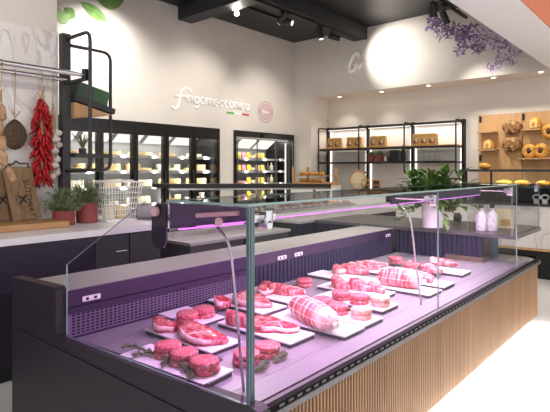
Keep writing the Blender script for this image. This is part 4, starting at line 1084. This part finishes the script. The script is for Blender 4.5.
# rear ledge and inner back
bm = BM(); prism(bm, [(XE(2.40)+.056,2.40,ZL-.03),(XS,2.40,ZL-.03),(XS,2.77,ZL-.03),(XE(2.77)+.056,2.77,ZL-.03)], [(XE(2.40)+.056,2.40,ZL),(XS,2.40,ZL),(XS,2.77,ZL),(XE(2.77)+.056,2.77,ZL)]); obj('rear_ledge', bm, M['steel'], mc)
bm = BM(); box(bm, XE(2.4)+.056, XS-.03, 2.415, 2.76, .11, ZL-.0305); obj('rear_body', bm, M['purple_dark'], mc)
bm = BM(); box(bm, XE(2.4)+.056, XS-.03, 2.392, 2.4145, ZL-.085, ZL-.0305); box(bm, XE(2.4)+.056, XS-.03, 2.396, 2.4145, ZD+.001, ZL-.085); box(bm, XE(2.4)+.056, 2.55, 2.380, 2.396, ZL-.12, ZL-.09)
obj('inner_back', bm, M['case_back'], mc)
bm = BM(); box(bm, XE(2.4)+.06, 2.55, 2.3946, 2.3959, ZD+.012, ZD+.135); obj('grille_panel', bm, M['grille_panel'], mc)
bm = BM(); box(bm, XE(2.4)+.056, XS-.03, 2.387, 2.3995, ZL-.085, ZL-.003); obj('ledge_lip', bm, M['case_back'], mc)
bm = BM(); rows = 7; x = XE(2.4)+.08
while x < 2.5:
    for r_ in range(rows):
        z = ZD+.02+.0155*r_; box(bm, x, x+.017, 2.3925, 2.3945, z, z+.009)
    x += .026
obj('air_grille', bm, M['black'], mc)
bm = BM(); ribs(bm, [(2.56, 2.3915), (XS-.03, 2.3915)], ZD+.001, ZL-.086, .045, .012, back=.001); obj('fluted_back', bm, M['flute'], mc)
for px, py in ((91.5,288.5),(282,251.5),(298.5,247.5),(388,231.5)):
    q = at_y(px, py, 2.386); bm = BM(); w_ = .05
    box(bm, q.x-w_, q.x+w_, 2.3815, 2.3868, ZL-.072, ZL-.045, bev=.004)
    for k in (-.025, .02): box(bm, q.x+k-.008, q.x+k+.008, 2.3802, 2.3813, ZL-.066, ZL-.052, 1)
    obj('tag_holder', bm, [M['label_pink'], M['ink']], mc)
# glass
def pane(name, bm, parent=mc, m=None): return obj(name, bm, [m or M['glass'], M['glass_edge']], parent)
XM = 2.92
XG = lambda y: XE(y)-.022+.041*(y-1.2)/1.185     # end pane leans a little against the end panel
xg0 = XE(1.2)+.006
def edged(bm, a, b): return prism(bm, a, b, 0, 1)
for x0, x1 in ((xg0+.004, XM-.002), (XM+.002, XS-.05)):
    bm = BM(); edged(bm, [(x0,YG,ZB),(x1,YG,ZB),(x1,YG,ZG),(x0,YG,ZG)], [(x0,YG+.009,ZB),(x1,YG+.009,ZB),(x1,YG+.009,ZG),(x0,YG+.009,ZG)]); pane('front_glass', bm)
bm = BM(); gp = [(YG+.01,ZB+.0145),(2.30,ZB+.0145),(2.37,ZL+.03),(2.33,1.03),(1.64,ZG),(YG+.01,ZG)]
gp = [(YG+.01,ZB+.0145),(2.385,ZB+.0145),(2.385,1.03),(1.77,ZG),(YG+.01,ZG)]
prism(bm, [(XG(y)+.026,y,z) for y,z in gp], [(XG(y)+.034,y,z) for y,z in gp], 0, 1); pane('end_glass', bm, m=M['glass_end'])
bm = BM(); prism(bm, [(xg0,YG,ZG+.001),(XS-.05,YG,ZG+.001),(XS-.05,1.64,ZG+.001),(XG(1.64)+.03,1.64,ZG+.001)], [(xg0,YG,ZG+.010),(XS-.05,YG,ZG+.010),(XS-.05,1.64,ZG+.010),(XG(1.64)+.03,1.64,ZG+.010)], 0, 1); pane('top_glass', bm)
bm = BM(); box(bm, xg0-.002, xg0+.0035, YG-.004, YG+.009, ZB+.015, ZG); box(bm, xg0+.022, xg0+.042, YG+.010, YG+.014, ZB+.015, ZG); obj('corner_joint', bm, M['glass_joint'], mc)
bm = BM(); box(bm, XM-.0019, XM+.0019, YG, YG+.008, ZB+.001, ZG); obj('glass_joint', bm, M['glass_joint'], mc)
# led bar, brackets and posts
YLB, ZLB = 1.52, 1.272
bm = BM(); box(bm, XE(1.5)+.05, XM-.03, YLB-.016, YLB+.016, ZLB+.006, ZLB+.022, bev=.004); obj('led_profile', bm, M['steel'], mc)
bm = BM(); box(bm, XM-.029, XS-.06, YLB-.022, YLB+.022, ZLB+.006, ZLB+.060, bev=.006); obj('led_profile', bm, M['flute'], mc)
bm = BM(); box(bm, XE(1.5)+.06, XS-.08, YLB-.016, YLB-.008, ZLB+.001, ZLB+.0058); obj('led_tube', bm, M['led_pink'], mc)
for x in (1.36, 2.95):
    bm = BM(); P = fillet([(x,1.325,ZD+.001),(x,1.40,1.22),(x,YLB,ZLB+.03)], .10, 6); tube(bm, P, .006, 10); obj('support_post', bm, M['steel_light'], mc, smooth=True)
for x in (1.38, XM, 4.52):
    bm = BM(); cyl(bm, (x-.06,YG+.05,ZG-.045), (x+.06,YG+.05,ZG-.045), .02, n=16); box(bm, x-.02, x+.02, YG+.0095, YG+.04, ZG-.07, ZG-.02, bev=.004); cyl(bm, (x,YG+.0095,ZG-.075), (x,YG+.055,ZG-.075), .016, n=14)
    cyl(bm, (x,YG+.05,ZG-.05), (x,YLB,ZLB+.05), .009, n=10)
    obj('glass_clamp', bm, M['chrome'], mc, smooth='auto')
# solid mauve panel, tube and glowing strip imitate reflections in the end glass
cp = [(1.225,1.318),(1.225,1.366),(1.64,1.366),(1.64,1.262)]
bm = BM(); prism(bm, [(XG(y)+.050,y,z) for y,z in cp], [(XG(y)+.062,y,z) for y,z in cp]); ec = obj('end_glass_reflection', bm, M['mauve_reflection'], mc)
bm = BM(); tube(bm, [(XG(1.58)+.046,1.585,1.262), (XG(1.24)+.046,1.24,1.309)], .0035, 6); obj('led_line_reflection', bm, M['led_pink'], ec)
bm = BM(); cyl(bm, (XG(1.50)+.040,1.47,1.325), (XG(1.27)+.040,1.26,1.345), .0095, n=14); obj('tube_reflection', bm, M['badge_rose'], ec, smooth='auto')
# end bracket plate with knob at the end glass
q = 1.62
xk = XE(q)+.034
bm = BM(); pp = [(1.50,1.20),(1.505,1.36),(1.645,1.36),(1.645,1.14),(1.61,1.09),(1.56,1.08),(1.52,1.10)]
pp = [(y_+.04, z_) for y_, z_ in [(1.61,1.215),(1.61,1.362),(1.67,1.362),(1.70,1.34),(1.70,1.215),(1.695,1.195),(1.68,1.18),(1.655,1.175),(1.63,1.18),(1.615,1.195)]]
prism(bm, [(XG(y)+.036,y,z) for y,z in pp], [(XG(y)+.046,y,z) for y,z in pp]); bp2 = obj('end_bracket', bm, M['purple_dark'], mc)
bm = BM(); cyl(bm, (XG(1.69)+.012,1.695,1.33), (XG(1.69)+.0255,1.695,1.33), .02, n=20); obj('knob', bm, M['badge_rose'], bp2, smooth='auto')
bm = BM(); cyl(bm, (XG(1.34)+.014,1.335,1.31), (XG(1.34)+.0255,1.335,1.31), .016, n=20); obj('knob', bm, M['badge_rose'], mc, smooth='auto')
for k, (y0_, z0_) in enumerate(((1.595,1.352),(1.595,1.32),(1.595,1.28))):
    bm = BM(); box(bm, XG(1.62)+.0465, XG(1.62)+.053, 1.655, 1.672, z0_-.014, z0_+.014); obj('bracket_screw', bm, M['chrome'], bp2)
for x0_, x1_, e_, col_ in ((1.32, 2.6, 10, (.96,.54,1)), (2.6, 4.55, 21, (1,.71,1))):
    l = bpy.data.lights.new('case_light', 'AREA'); l.shape = 'RECTANGLE'; l.size = x1_-x0_; l.size_y = .04; l.energy = e_; l.color = col_; l.spread = math.radians(170)
    lo = bpy.data.objects.new('case_lamp', l); COL.objects.link(lo); lo.location = ((x0_+x1_)/2, YLB, ZLB-.006); lo.rotation_euler = (math.radians(6), 0, 0)
# fluted inner end under the slab
bm = BM(); ribs(bm, [(XS+.04, 2.394), (XS+.04, 1.515)], ZD+.001, .885, .045, .012); obj('fluted_end', bm, M['flute'], mc)
bm = BM(); box(bm, XS+.055, XS+.30, 1.52, 2.394, ZD+.001, .885); obj('fluted_end_body', bm, M['purple_dark'], mc)
bm = BM(); box(bm, XS+.02, XS+.0275, 1.512, 1.86, ZD+.001, ZD+.045); box(bm, XS+.02, XS+.20, 1.505, 1.5115, ZD+.001, ZD+.045); obj('end_skirting', bm, M['brown_base'], mc)

# ================================================================ RAISED SIDE SLAB (cash end)
sl = thing('raised_side_counter', 'dark raised counter wing with rounded corner and glass guard at the far end', 'counter', (5.1, 2.2, .65))
ZS1 = .922
sp = [(XS,1.22),(5.54,1.22)]+arcpts(5.54,1.34,.12,-PI/2,0,8)[1:]+[(5.66,3.40),(XS,3.40)]
bm = BM(); prism(bm, [(x,y,ZS1-.034) for x,y in sp], [(x,y,ZS1) for x,y in sp]); bmesh.ops.bevel(bm, geom=[e for e in bm.edges if abs(e.verts[0].co.z-e.verts[1].co.z) < 1e-5], offset=.006, segments=2, affect='EDGES')
obj('top', bm, mat('dark_grey_top', '#5a585d', .34, metal=.3), sl)
bm = BM(); box(bm, 5.02, 5.28, 1.55, 2.38, ZD+.001, ZS1-.035); obj('support_panel', bm, M['teal_panel'], sl)
bm = BM(); box(bm, XS+.31, 5.6, 2.78, 3.36, 0, ZS1-.035); box(bm, XS+.06, XS+.3095, 2.78, 3.36, 0, ZS1-.035); obj('rear_body', bm, M['purple_dark'], sl)
bm = BM(); ribs(bm, [(XS+.045, 3.38), (XS+.045, 2.79)], .1, ZS1-.035, .045, .012); obj('fluted_rear', bm, M['flute'], sl)
gx1 = 5.60
bm = BM(); edged(bm, [(XS-.02,1.245,ZS1+.001),(gx1,1.245,ZS1+.001),(gx1,1.245,ZG),(XS-.02,1.245,ZG)], [(XS-.02,1.253,ZS1+.001),(gx1,1.253,ZS1+.001),(gx1,1.253,ZG),(XS-.02,1.253,ZG)]); pane('guard_glass', bm, sl)
bm = BM(); edged(bm, [(gx1,1.254,ZS1+.001),(gx1,1.9,ZS1+.001),(gx1,1.9,ZG),(gx1,1.254,ZG)], [(gx1+.008,1.254,ZS1+.001),(gx1+.008,1.9,ZS1+.001),(gx1+.008,1.9,ZG),(gx1+.008,1.254,ZG)]); pane('guard_side_glass', bm, sl)
bm = BM(); edged(bm, [(XS-.01,1.254,ZS1+.001),(XS-.01,1.64,ZS1+.001),(XS-.01,1.64,ZG),(XS-.01,1.254,ZG)], [(XS-.002,1.254,ZS1+.001),(XS-.002,1.64,ZS1+.001),(XS-.002,1.64,ZG),(XS-.002,1.254,ZG)]); pane('guard_inner_glass', bm, sl)
for x in (XS+.02, 5.55):
    bm = BM(); box(bm, x, x+.03, 1.2535, 1.285, ZG-.09, ZG-.02, bev=.004); obj('clamp', bm, M['chrome'], sl)

# vase with plant
pv = at_z(436, 229, ZS1)
vs = thing('leafy_vase_plant', 'large glossy leaved plant in a white vase on the dark counter wing', 'potted plant', (pv.x+.06, pv.y+.06, ZS1+.0005))
obj('vase', lathe(BM(), [(.085,0),(.098,.01),(.112,.26),(.105,.26),(.095,.2)], n=32), M['ceramic'], vs, local=True, smooth='auto')
rn = random.Random(12); bm = BM(); bs = BM()
for i in range(190):
    a = rn.uniform(0, 2*PI); el = rn.uniform(-.05, 1.3); L = rn.uniform(.20,.42)*(1 if el < .9 else .8)
    p0 = Vector((rn.uniform(-.05,.05), rn.uniform(-.05,.05), .24)); d = Vector((math.cos(a)*math.cos(el), math.sin(a)*math.cos(el), math.sin(el)))
    tip = p0+d*L; 
    if rn.random() < .22: tip.z -= .12*rn.random()+.05
    tube(bs, [p0, p0.lerp(tip,.5)+Vector((0,0,.04)), tip], [.004,.003,.002], 4)
    for j in range(3):
        q = p0.lerp(tip, .55+.45*j/2); dd = (d+Vector((rn.uniform(-.9,.9), rn.uniform(-.9,.9), rn.uniform(-.7,.5)))).normalized()
        ll = rn.uniform(.08,.14); w_ = ll*.27; sd = dd.cross(Vector((0,0,1))); sd = sd.normalized() if sd.length > .01 else Vector((1,0,0)); up = sd.cross(dd)
        P = [q, q+dd*ll*.35+sd*w_+up*.008, q+dd*ll*.75+sd*w_*.6, q+dd*ll-up*.02, q+dd*ll*.75-sd*w_*.6, q+dd*ll*.35-sd*w_+up*.008]
        mid1, mid2 = q+dd*ll*.35, q+dd*ll*.75-up*.005
        V = [bm.verts.new(x) for x in P]; m1, m2 = bm.verts.new(mid1), bm.verts.new(mid2)
        for f in ((V[0],V[1],m1),(V[1],V[2],m2,m1),(V[2],V[3],m2),(V[3],V[4],m2),(V[4],V[5],m1,m2),(V[5],V[0],m1)): bm.faces.new(f)
obj('leaves', bm, M['leaf'], vs, local=True); obj('stems', bs, M['herb'], vs, local=True)
for px, lab in ((479.5,'white bottle with dark cap beside the vase, on the dark counter wing'),(490.5,'white bottle with dark cap on the counter wing, next to the paper bag')):
    p = at_z(px, 231, ZS1); bottle((p.x+.05, p.y, ZS1+.0005), lab, .245, .05, M['bottle'], 'milk_bottle', 'dark', 'white bottles on the counter wing')
p = at_z(503, 229.5, ZS1)
t = thing('gift_bag', 'cream paper bag leaning beside the white bottles', 'paper bag', (p.x+.12, p.y+.02, ZS1+.0005))
bm = BM(); box(bm, -.04,.04,-.085,.085,0,.19, bev=.004)
for v in bm.verts:
    if v.co.z > .1: v.co.x *= .4
bmesh.ops.transform(bm, matrix=Matrix.Rotation(.4, 4, 'Z'), verts=bm.verts); obj('bag_body', bm, M['cream_paper'], t, local=True)
bm = BM(); box(bm, -.037,-.0345,-.05,.04,.02,.09); bmesh.ops.transform(bm, matrix=Matrix.Rotation(.4, 4, 'Z'), verts=bm.verts); obj('bag_panel', bm, M['kraft'], t, local=True)
p = at_z(457.5, 222, ZS1); solo('small_jar', lathe(BM(), [(.03,0),(.045,.03),(.045,.07),(.03,.09),(.032,.1)], (p.x, p.y, ZS1+.0005), 18), M['pack_dark'], 'small dark jar behind the vase on the dark counter wing', 'jar', smooth='auto')
# ================================================================ MEAT
ZP = ZD+.026
def plate_rect(x0, x1, y0, y1, label, group='white display trays'):
    t = thing('meat_tray', label, 'tray', ((x0+x1)/2, (y0+y1)/2, ZD+.0005), group)
    bm = BM(); box(bm, x0, x1, y0, y1, ZD+.017, ZP, bev=.002); obj('tray_top', bm, M['plate'], t)
    bm = BM(); box(bm, x0+.004, x1-.004, y0+.004, y1-.004, ZD+.0005, ZD+.0168); obj('tray_base', bm, M['plate_side'], t)
    return t
def patty_bm(r=.060, h=.026, seed=0):
    bm = BM(); n = 28
    prof = [(r*.9,0),(r*.985,h*.12),(r,h*.35),(r*1.0,h*.65),(r*.98,h*.86),(r*.92,h*.98),(r*.6,h*1.0),(r*.2,h*1.01)]
    lathe(bm, prof, n=n)
    for v in bm.verts:
        k = noise.noise(v.co*38+Vector((seed*5, seed, 0))); kk = v.co.xy.length/r
        v.co.x *= 1+.03*k; v.co.y *= 1+.03*k; v.co.z += .0015*noise.noise(v.co*70+Vector((seed,0,0)))
    return bm
PATTY = {}
def patty(x, y, z, label, seed, m='mince', r=.058):
    key = (seed % 4, m)
    if key not in PATTY:
        o = obj('beef_patty', patty_bm(seed=seed % 4), M[m], None, smooth=True); PATTY[key] = o.data
    else:
        o = bpy.data.objects.new('beef_patty', PATTY[key]); COL.objects.link(o)
    o.location = (x, y, z); o.rotation_euler = (0, 0, seed*1.3)
    return tag(o, label, 'burger patty', 'raw burger patties')
def stack(px, py, label, n=2, base=ZP, m='mince', seed=0, paper=True):
    """px,py: centre of the top patty's upper face"""
    top = base+.027*n+.002
    p = at_z(px, py, top)
    names = {1: ['single'], 2: ['lower', 'upper']}[n]
    for i in range(n):
        patty(p.x+.004*((seed+i) % 3-1), p.y, base+.0006+.027*i, f"{names[i]} raw patty {label}", seed*2+i, m)
    return p
def steak(c, L, W, T, rz, label, seed, tiltx=0, tilty=0, m='beef', fatside=1, bone=True):
    """bean-shaped slice with a fat rim; c = centre of its underside"""
    t = thing('beef_steak', label, 'raw meat', c, 'raw cuts in the meat counter'); t.rotation_euler = (tiltx, tilty, rz)
    ext = max(L, W)/2
    def wedge(bm):      # thicker on the far side, so the cut face slopes to the customer
        for v in bm.verts:
            yw = v.co.x*math.sin(rz)+v.co.y*math.cos(rz); k = noise.noise(Vector((v.co.x*22+seed, v.co.y*22, 0)))
            v.co.z *= 1+.5*yw/ext+.12*k
    n = 40; rad = []
    for i in range(n):
        a = 2*PI*i/n
        r = 1+.16*math.cos(2*a+seed)+.12*math.cos(3*a+1.7*seed)+.05*math.cos(5*a+seed*2.3)
        rad.append(r)
    mx = max(rad); rad = [r/mx for r in rad]
    def ring(bm, k, z, jit=0): return [bm.verts.new((L/2*rad[i]*k*math.cos(2*PI*i/n), W/2*rad[i]*k*math.sin(2*PI*i/n), z+jit*noise.noise(Vector((i*.4, seed, z*40))))) for i in range(n)]
    bm = BM()
    R = [ring(bm, .93, 0), ring(bm, 1.0, T*.2), ring(bm, 1.0, T*.75, .003), ring(bm, .95, T*.98, .004), ring(bm, .6, T*1.04, .006), ring(bm, .25, T*1.03, .006)]
    bm.faces.new(R[0][::-1]); bm.faces.new(R[-1])
    for A, B in zip(R, R[1:]):
        for i in range(n): bm.faces.new((A[i], A[(i+1)%n], B[(i+1)%n], B[i]))
    wedge(bm); obj('lean_meat', bm, M[m], t, smooth=True, local=True)
    # fat rim along part of the edge
    bm = BM(); i0 = int(n*.05*seed) % n; cnt = int(n*.36); prev = None
    for j in range(cnt+1):
        i = (i0+j) % n; w_ = math.sin(PI*j/cnt)**.5
        a = 2*PI*i/n; e = Vector((L/2*rad[i]*math.cos(a), W/2*rad[i]*math.sin(a), 0)); o = e.normalized()
        cs = [e*.97+Vector((0,0,T*.35)), e+o*.004*w_+Vector((0,0,T*.45)), e+o*.005*w_+Vector((0,0,T*.8)), e*.985+Vector((0,0,T*1.06)), e*(.985-.09*w_)+Vector((0,0,T*1.07)), e*(.95-.1*w_)+Vector((0,0,T*.9))]
        cur = [bm.verts.new(q) for q in cs]
        if prev:
            for k in range(6): bm.faces.new((prev[k], prev[(k+1)%6], cur[(k+1)%6], cur[k]))
        else: bm.faces.new(cur[::-1])
        prev = cur
    bm.faces.new(prev); wedge(bm); obj('fat_rim', bm, M['steak_fat'], t, smooth=True, local=True)
    if bone:
        bm = BM(); i = (i0+cnt//2) % n; a = 2*PI*i/n; e = Vector((L/2*rad[i]*math.cos(a), W/2*rad[i]*math.sin(a), T*1.04))
        q = Vector((e.x*.1, e.y*.1, T*1.05)); s = Vector((-e.y, e.x, 0)).normalized()
        tube(bm, [e*.92, e.lerp(q,.5)+s*.01, q+s*.03+Vector((0,0,.001)), q*1.2-s*.045], [.007,.0055,.004,.001], 8)
        tube(bm, [q+s*.01, q+s*.06+e*.1], [.004,.001], 8)
        for v in bm.verts: v.co.z = min(v.co.z, T*1.07+.0045)
        wedge(bm)
        obj('fat_seam', bm, M['steak_fat'], t, smooth=True, local=True)
    return t
def roast(c, L, R, rz, label, tilty=0):
    t = thing('tied_roast', label, 'raw meat', c, 'tied roasts'); t.rotation_euler = (0, tilty, rz)
    n, m_ = 28, 22; rings = []; bm = BM()
    def rr(s): return R*(max(0, 1-abs(2*s-1)**3.2))**.5
    for j in range(m_+1):
        s = .004+.992*j/m_; r = max(.004, rr(s)*(1+.05*math.sin(s*40)))
        rings.append([bm.verts.new((L*(s-.5), r*math.cos(2*PI*i/n), max(-R*.85, r*math.sin(2*PI*i/n))+R*.85)) for i in range(n)])
    for A, B in zip(rings, rings[1:]):
        for i in range(n): bm.faces.new((A[i], A[(i+1)%n], B[(i+1)%n], B[i]))
    bm.faces.new(rings[0][::-1]); bm.faces.new(rings[-1])
    obj('meat_roll', bm, M['roast'], t, smooth=True, local=True)
    bm = BM()
    for k in range(10):
        s = .08+.84*k/9; r = rr(s)+.0003; tube(bm, [(L*(s-.5)+.008*math.sin(2*PI*i/24*3), r*math.cos(2*PI*i/24), max(-R*.84, r*math.sin(2*PI*i/24))+R*.85) for i in range(24)], .0016, 5, closed=True)
    for k in range(6):
        a = PI*(k-.2)/5+.1; tube(bm, [(L*(s_/16-.5), (rr(.03+.94*s_/16)+.0015)*math.cos(a), max(-R*.84,(rr(.03+.94*s_/16)+.0015)*math.sin(a))+R*.85) for s_ in range(17)], .0014, 5)
    tube(bm, [(L*.5-.005, 0, R*.8), (L*.5+.02, 0, R*.78)], [.012,.016], 10)
    obj('netting', bm, M['net'], t, local=True)
    return t
def sprig_thing(p, rz, L, label, seed):
    t = thing('rosemary_sprig', label, 'herb sprig', p, 'rosemary sprigs'); t.rotation_euler = (0, 0, rz)
    rn = random.Random(seed); bm = BM()
    P = [Vector((L*(k/6-.5), .012*math.sin(k*1.1+seed), .006+.008*math.sin(PI*k/6))) for k in range(7)]
    tube(bm, P, .0018, 5); obj('stem', bm, M['straw'], t, local=True)
    bm = BM()
    for i in range(120):
        s = rn.random()*6; k = min(5, int(s)); q = P[k].lerp(P[k+1], s-k); a = rn.uniform(0, PI)
        d = Vector((.5, math.cos(a), max(.0, math.sin(a))*.8)).normalized(); l_ = rn.uniform(.014,.028)
        e = q+d*l_; e.z = max(e.z, .002); tube(bm, [q, q.lerp(e,.5), e], [.001,.0024,.0006], 4)
    obj('needles', bm, M['rosemary'], t, local=True)

P_ = [ # x0,x1,y0,y1,label
 (1.245,1.420,1.455,1.975,'white tray with three burger stacks and rosemary, at the dark end of the counter'),
 (1.51,1.71,1.68,2.19,'white tray under the large bone steak, second from the dark end'),
 (1.72,1.93,2.03,2.36,'white tray by the grille under two burger stacks'),
 (1.83,2.03,1.475,1.985,'white tray under the steak seen beside the glass corner joint'),
 (2.11,2.33,1.905,2.38,'white tray under the broad fatty steak behind the glass corner joint'),
 (2.39,2.59,1.93,2.38,'white tray at the back under the pale leaning cuts'),
 (2.085,2.28,1.335,1.85,'white tray under the netted roast closest to the camera'),
 (2.30,2.50,1.345,1.85,'white tray with pale burger stacks beside the nearest roast'),
 (2.61,2.815,1.41,1.915,'white tray with burger stacks, second row towards the far end'),
 (2.87,3.07,1.56,2.07,'white tray of rolled pink cuts behind the burger trays'),
 (3.15,3.36,1.86,2.37,'white tray of three pale steaks against the back wall'),
 (3.14,3.34,1.35,1.84,'white tray under the far netted roast'),
 (3.42,3.62,1.365,1.87,'white tray of sliced meat beside the far netted roast'),
 (3.92,4.12,1.42,1.92,'white tray of pale cuts nearest the fluted end wall'),
 (3.55,3.75,1.95,2.37,'white tray of burger patties in the far back corner'),
]
for i, (x0, x1, y0, y1, lab) in enumerate(P_):
    t = plate_rect(x0, x1, y0, y1, lab)
    if i == 0: t.rotation_euler = (0, 0, math.radians(4.4))      # follows the slanted end
# tray of three stacks
for i, (px, py, lab) in enumerate(((168,342.5,'of the rearmost stack on the rosemary tray'),(183.5,350,'of the middle stack on the rosemary tray'),(205,358,'of the front stack on the rosemary tray'))): stack(px, py, lab, seed=i)
for i, (px, py, rz, lab) in enumerate(((137,351.5,1.9,'rosemary sprig at the rear corner of the burger tray'),(150,357.5,2.3,'rosemary sprig between the rear and middle burgers'),(158,364,1.1,'rosemary sprig lying in front of the middle burgers'),(176,370.5,1.3,'rosemary sprig in the middle of the tray edge'),(192,373.5,.6,'rosemary sprig lying in front of the front burgers'),(214,369.5,.7,'rosemary sprig at the front edge of the burger tray'))):
    p = at_z(px, py, ZP); sprig_thing((max(p.x, 1.30), p.y, ZP+.0005), rz, .15, lab, i)
for px, py, lab, sd in ((187,311.5,'of the stack by the grille, nearer the dark end',4),(204,306.5,'of the stack by the grille, nearer the glass joint',5)): stack(px, py, lab, seed=sd)
# cuts: (px,py of the middle of the top face), sizes, rotation
def cut(px, py, L, W, T, deg, label, seed, base=ZP, tx=0, ty=0, m='beef', dz=0, bone=True):
    L *= 1.22; W *= 1.25; p = at_z(px, py, base+T+dz); return steak((p.x, p.y, base+.001+dz), L, W, T, math.radians(deg), label, seed, math.radians(tx), math.radians(ty), m, bone=bone)
cut(200, 331, .30, .19, .038, 100, 'big marbled bone steak lying on the second tray', 1, dz=.0)
cut(164, 322, .17, .10, .040, 80, 'small dark red steak tucked behind the big bone steak', 4, bone=False)
cut(251, 297, .30, .20, .040, 105, 'broad marbled steak behind the glass corner joint', 2, m='pale_beef')
cut(222, 299, .10, .09, .05, 60, 'small red lump of meat on the tray left of the broad steak', 3, bone=False)
cut(272, 322, .26, .17, .034, 95, 'long marbled steak with white rim on the tray by the front glass', 5)
cut(243, 316, .20, .07, .055, 100, 'thick strip of fatty meat behind the long marbled steak', 6, m='pale_beef', bone=False)
cut(266, 286, .20, .11, .045, 40, 'flat pink steak at the back against the grille', 7)
cut(288, 287, .24, .075, .050, 120, 'long pale strip of fat edged loin on the back tray', 8, m='pale_beef', bone=False)
cut(340, 267, .17, .10, .05, 20, 'first pale steak on the far back tray', 9, m='pale_beef', bone=False)
cut(356, 266, .22, .11, .06, 110, 'middle pale steak on the far back tray', 10, m='pale_beef', bone=False)
cut(373, 263, .26, .12, .05, 125, 'last and longest pale steak on the far back tray', 11, m='pale_beef')
cut(340, 280, .15, .11, .055, 70, 'rolled pink cut on the tray behind the burgers, nearer the grille', 12, m='pale_beef', bone=False)
cut(361, 282, .17, .12, .055, 100, 'rolled pink cut on the tray behind the burgers, middle one', 13, m='pale_beef', bone=False)
cut(377, 285, .13, .10, .045, 100, 'rolled pink cut on the tray behind the burgers, nearest the glass', 14, m='pale_beef', bone=False)
cut(426, 275, .16, .12, .045, 100, 'sliced pink meat beside the far roast, nearer the glass joint', 15, m='pale_beef', bone=False)
cut(433, 267, .18, .12, .045, 80, 'sliced pink meat beside the far roast, farther back', 16, m='pale_beef', bone=False)
cut(444, 260, .24, .12, .045, 100, 'flat pale cut with white edge on the last tray', 17, m='pale_beef')
cut(420, 263.5, .15, .09, .04, 100, 'small round pink cut just past the far patties', 18, bone=False)
# roasts
def roast_px(a, b, R, label):
    zc_ = ZP+R*.85; A, B = at_z(*a, zc_), at_z(*b, zc_); c = (A+B)/2; d = B-A
    roast((c.x, c.y, ZP+.0008), d.length, R, math.atan2(d.y, d.x), label)
roast_px((293,303), (335,324), .068, 'netted roast roll with pink tip on the tray nearest the front glass')
roast_px((378,275), (423,281), .070, 'netted roast roll with white fat bands farther along the counter')
# burgers along the front
for px, py, lab, base, m_, sd in (
    (246.5,350.5,'of the stack on the bare deck right at the corner joint',ZD,'mince',6),
    (267,343.5,'of the stack on the bare deck beside the corner stack',ZD,'mince',7),
    (323,297,'of the rear stack on the tray beside the nearest roast',ZP,'mince',8),
    (338,303.5,'of the middle stack on the tray beside the nearest roast',ZP,'mince',9),
    (361,307.5,'of the pale front stack on the tray beside the nearest roast',ZP,'mince_pale',10),
    (341,290.5,'of the rear stack on the second burger tray',ZP,'mince',11),
    (359.5,294,'of the middle stack on the second burger tray',ZP,'mince',12),
    (380,296,'of the pale front stack on the second burger tray',ZP,'mince_pale',13),
    (395.5,256.5,'of the stack in the far corner, nearer the back',ZP,'mince',14),
    (410,262.5,'of the stack in the far corner, nearer the glass',ZP,'mince',15),
    (304,278.5,'of the stack in the middle against the back wall',ZD,'mince',16)):
    stack(px, py, lab, base=base, m=m_, seed=sd)
for i, (px, py, rz, lab) in enumerate(((281,360,.3,'rosemary sprig on the bare deck beside the corner stacks'),(262,370,.2,'rosemary sprig on the bare deck near the front ledge'),(331,308,1.2,'rosemary sprig under the burgers beside the nearest roast'),(350,313,1,'rosemary sprig under the pale burger stack'),(351,299,1.1,'rosemary sprig on the second burger tray'),(372,301,1.0,'rosemary sprig before the pale stack of the second burger tray'))):
    z = ZD+.0005 if i < 2 else ZP+.0005
    p = at_z(px, py, z); sprig_thing((p.x, p.y, z), rz, .10, lab, 20+i)

# ================================================================ LIGHT
w = bpy.data.worlds.new('world'); SC.world = w; w.use_nodes = True
w.node_tree.nodes['Background'].inputs['Color'].default_value = (1, .97, .95, 1); w.node_tree.nodes['Background'].inputs['Strength'].default_value = .85
def area(name, loc, rot, sx, sy, e, col=(1,.95,.88)):
    l = bpy.data.lights.new(name, 'AREA'); l.shape = 'RECTANGLE'; l.size = sx; l.size_y = sy; l.energy = e; l.color = col
    o = bpy.data.objects.new(name, l); COL.objects.link(o); o.location = loc; o.rotation_euler = rot; return o
# added fill spots with no fittings modelled, spread over the shop
def fill_spot(loc, target, e, size=1.6, blend=.8, col=(1,.94,.86), r=.06):
    l = bpy.data.lights.new('fill_beam', 'SPOT'); l.energy = e; l.spot_size = size; l.spot_blend = blend; l.color = col; l.shadow_soft_size = r
    o = bpy.data.objects.new('fill_beam', l); COL.objects.link(o); o.location = loc; o.rotation_euler = (Vector(target)-Vector(loc)).to_track_quat('-Z', 'Y').to_euler()
fill_spot((2.0, 5.55, 3.9), (1.0, 4.3, 1.2), 0)
fill_spot((1.2, 2.8, 3.95), (1.6, 4.5, 1.5), 45, 1.7, 1)          # marble wall and its hanging goods
fill_spot((5.6, 4.70, 3.7), (5.0, YF, 2.5), 190, 1.5, 1.0)     # lettering
fill_spot((6.4, 4.70, 3.7), (6.9, YF, 2.2), 75, 1.3, 1.0)
fill_spot((3.6, 2.6, 3.95), (4.6, 3.7, .9), 330, 1.5)           # rear counter
fill_spot((2.4, .6, 3.95), (3.0, 1.6, .7), 90, 1.3, 1)              # meat counter
fill_spot((4.3, .6, 3.95), (5.0, -.2, 0), 90, 1.4, 1)             # customer floor
fill_spot((6.2, 2.2, 2.9), (7.5, 1.8, .8), 25, 1.8)              # bakery
fill_spot((4.2, 2.9, 3.95), (XU, 4.5, 3.2), 45, 1.3, 1)       # bulkhead
fill_spot((3.2, 5.2, 3.95), (3.2, 5.2, 0), 60, 2.0)
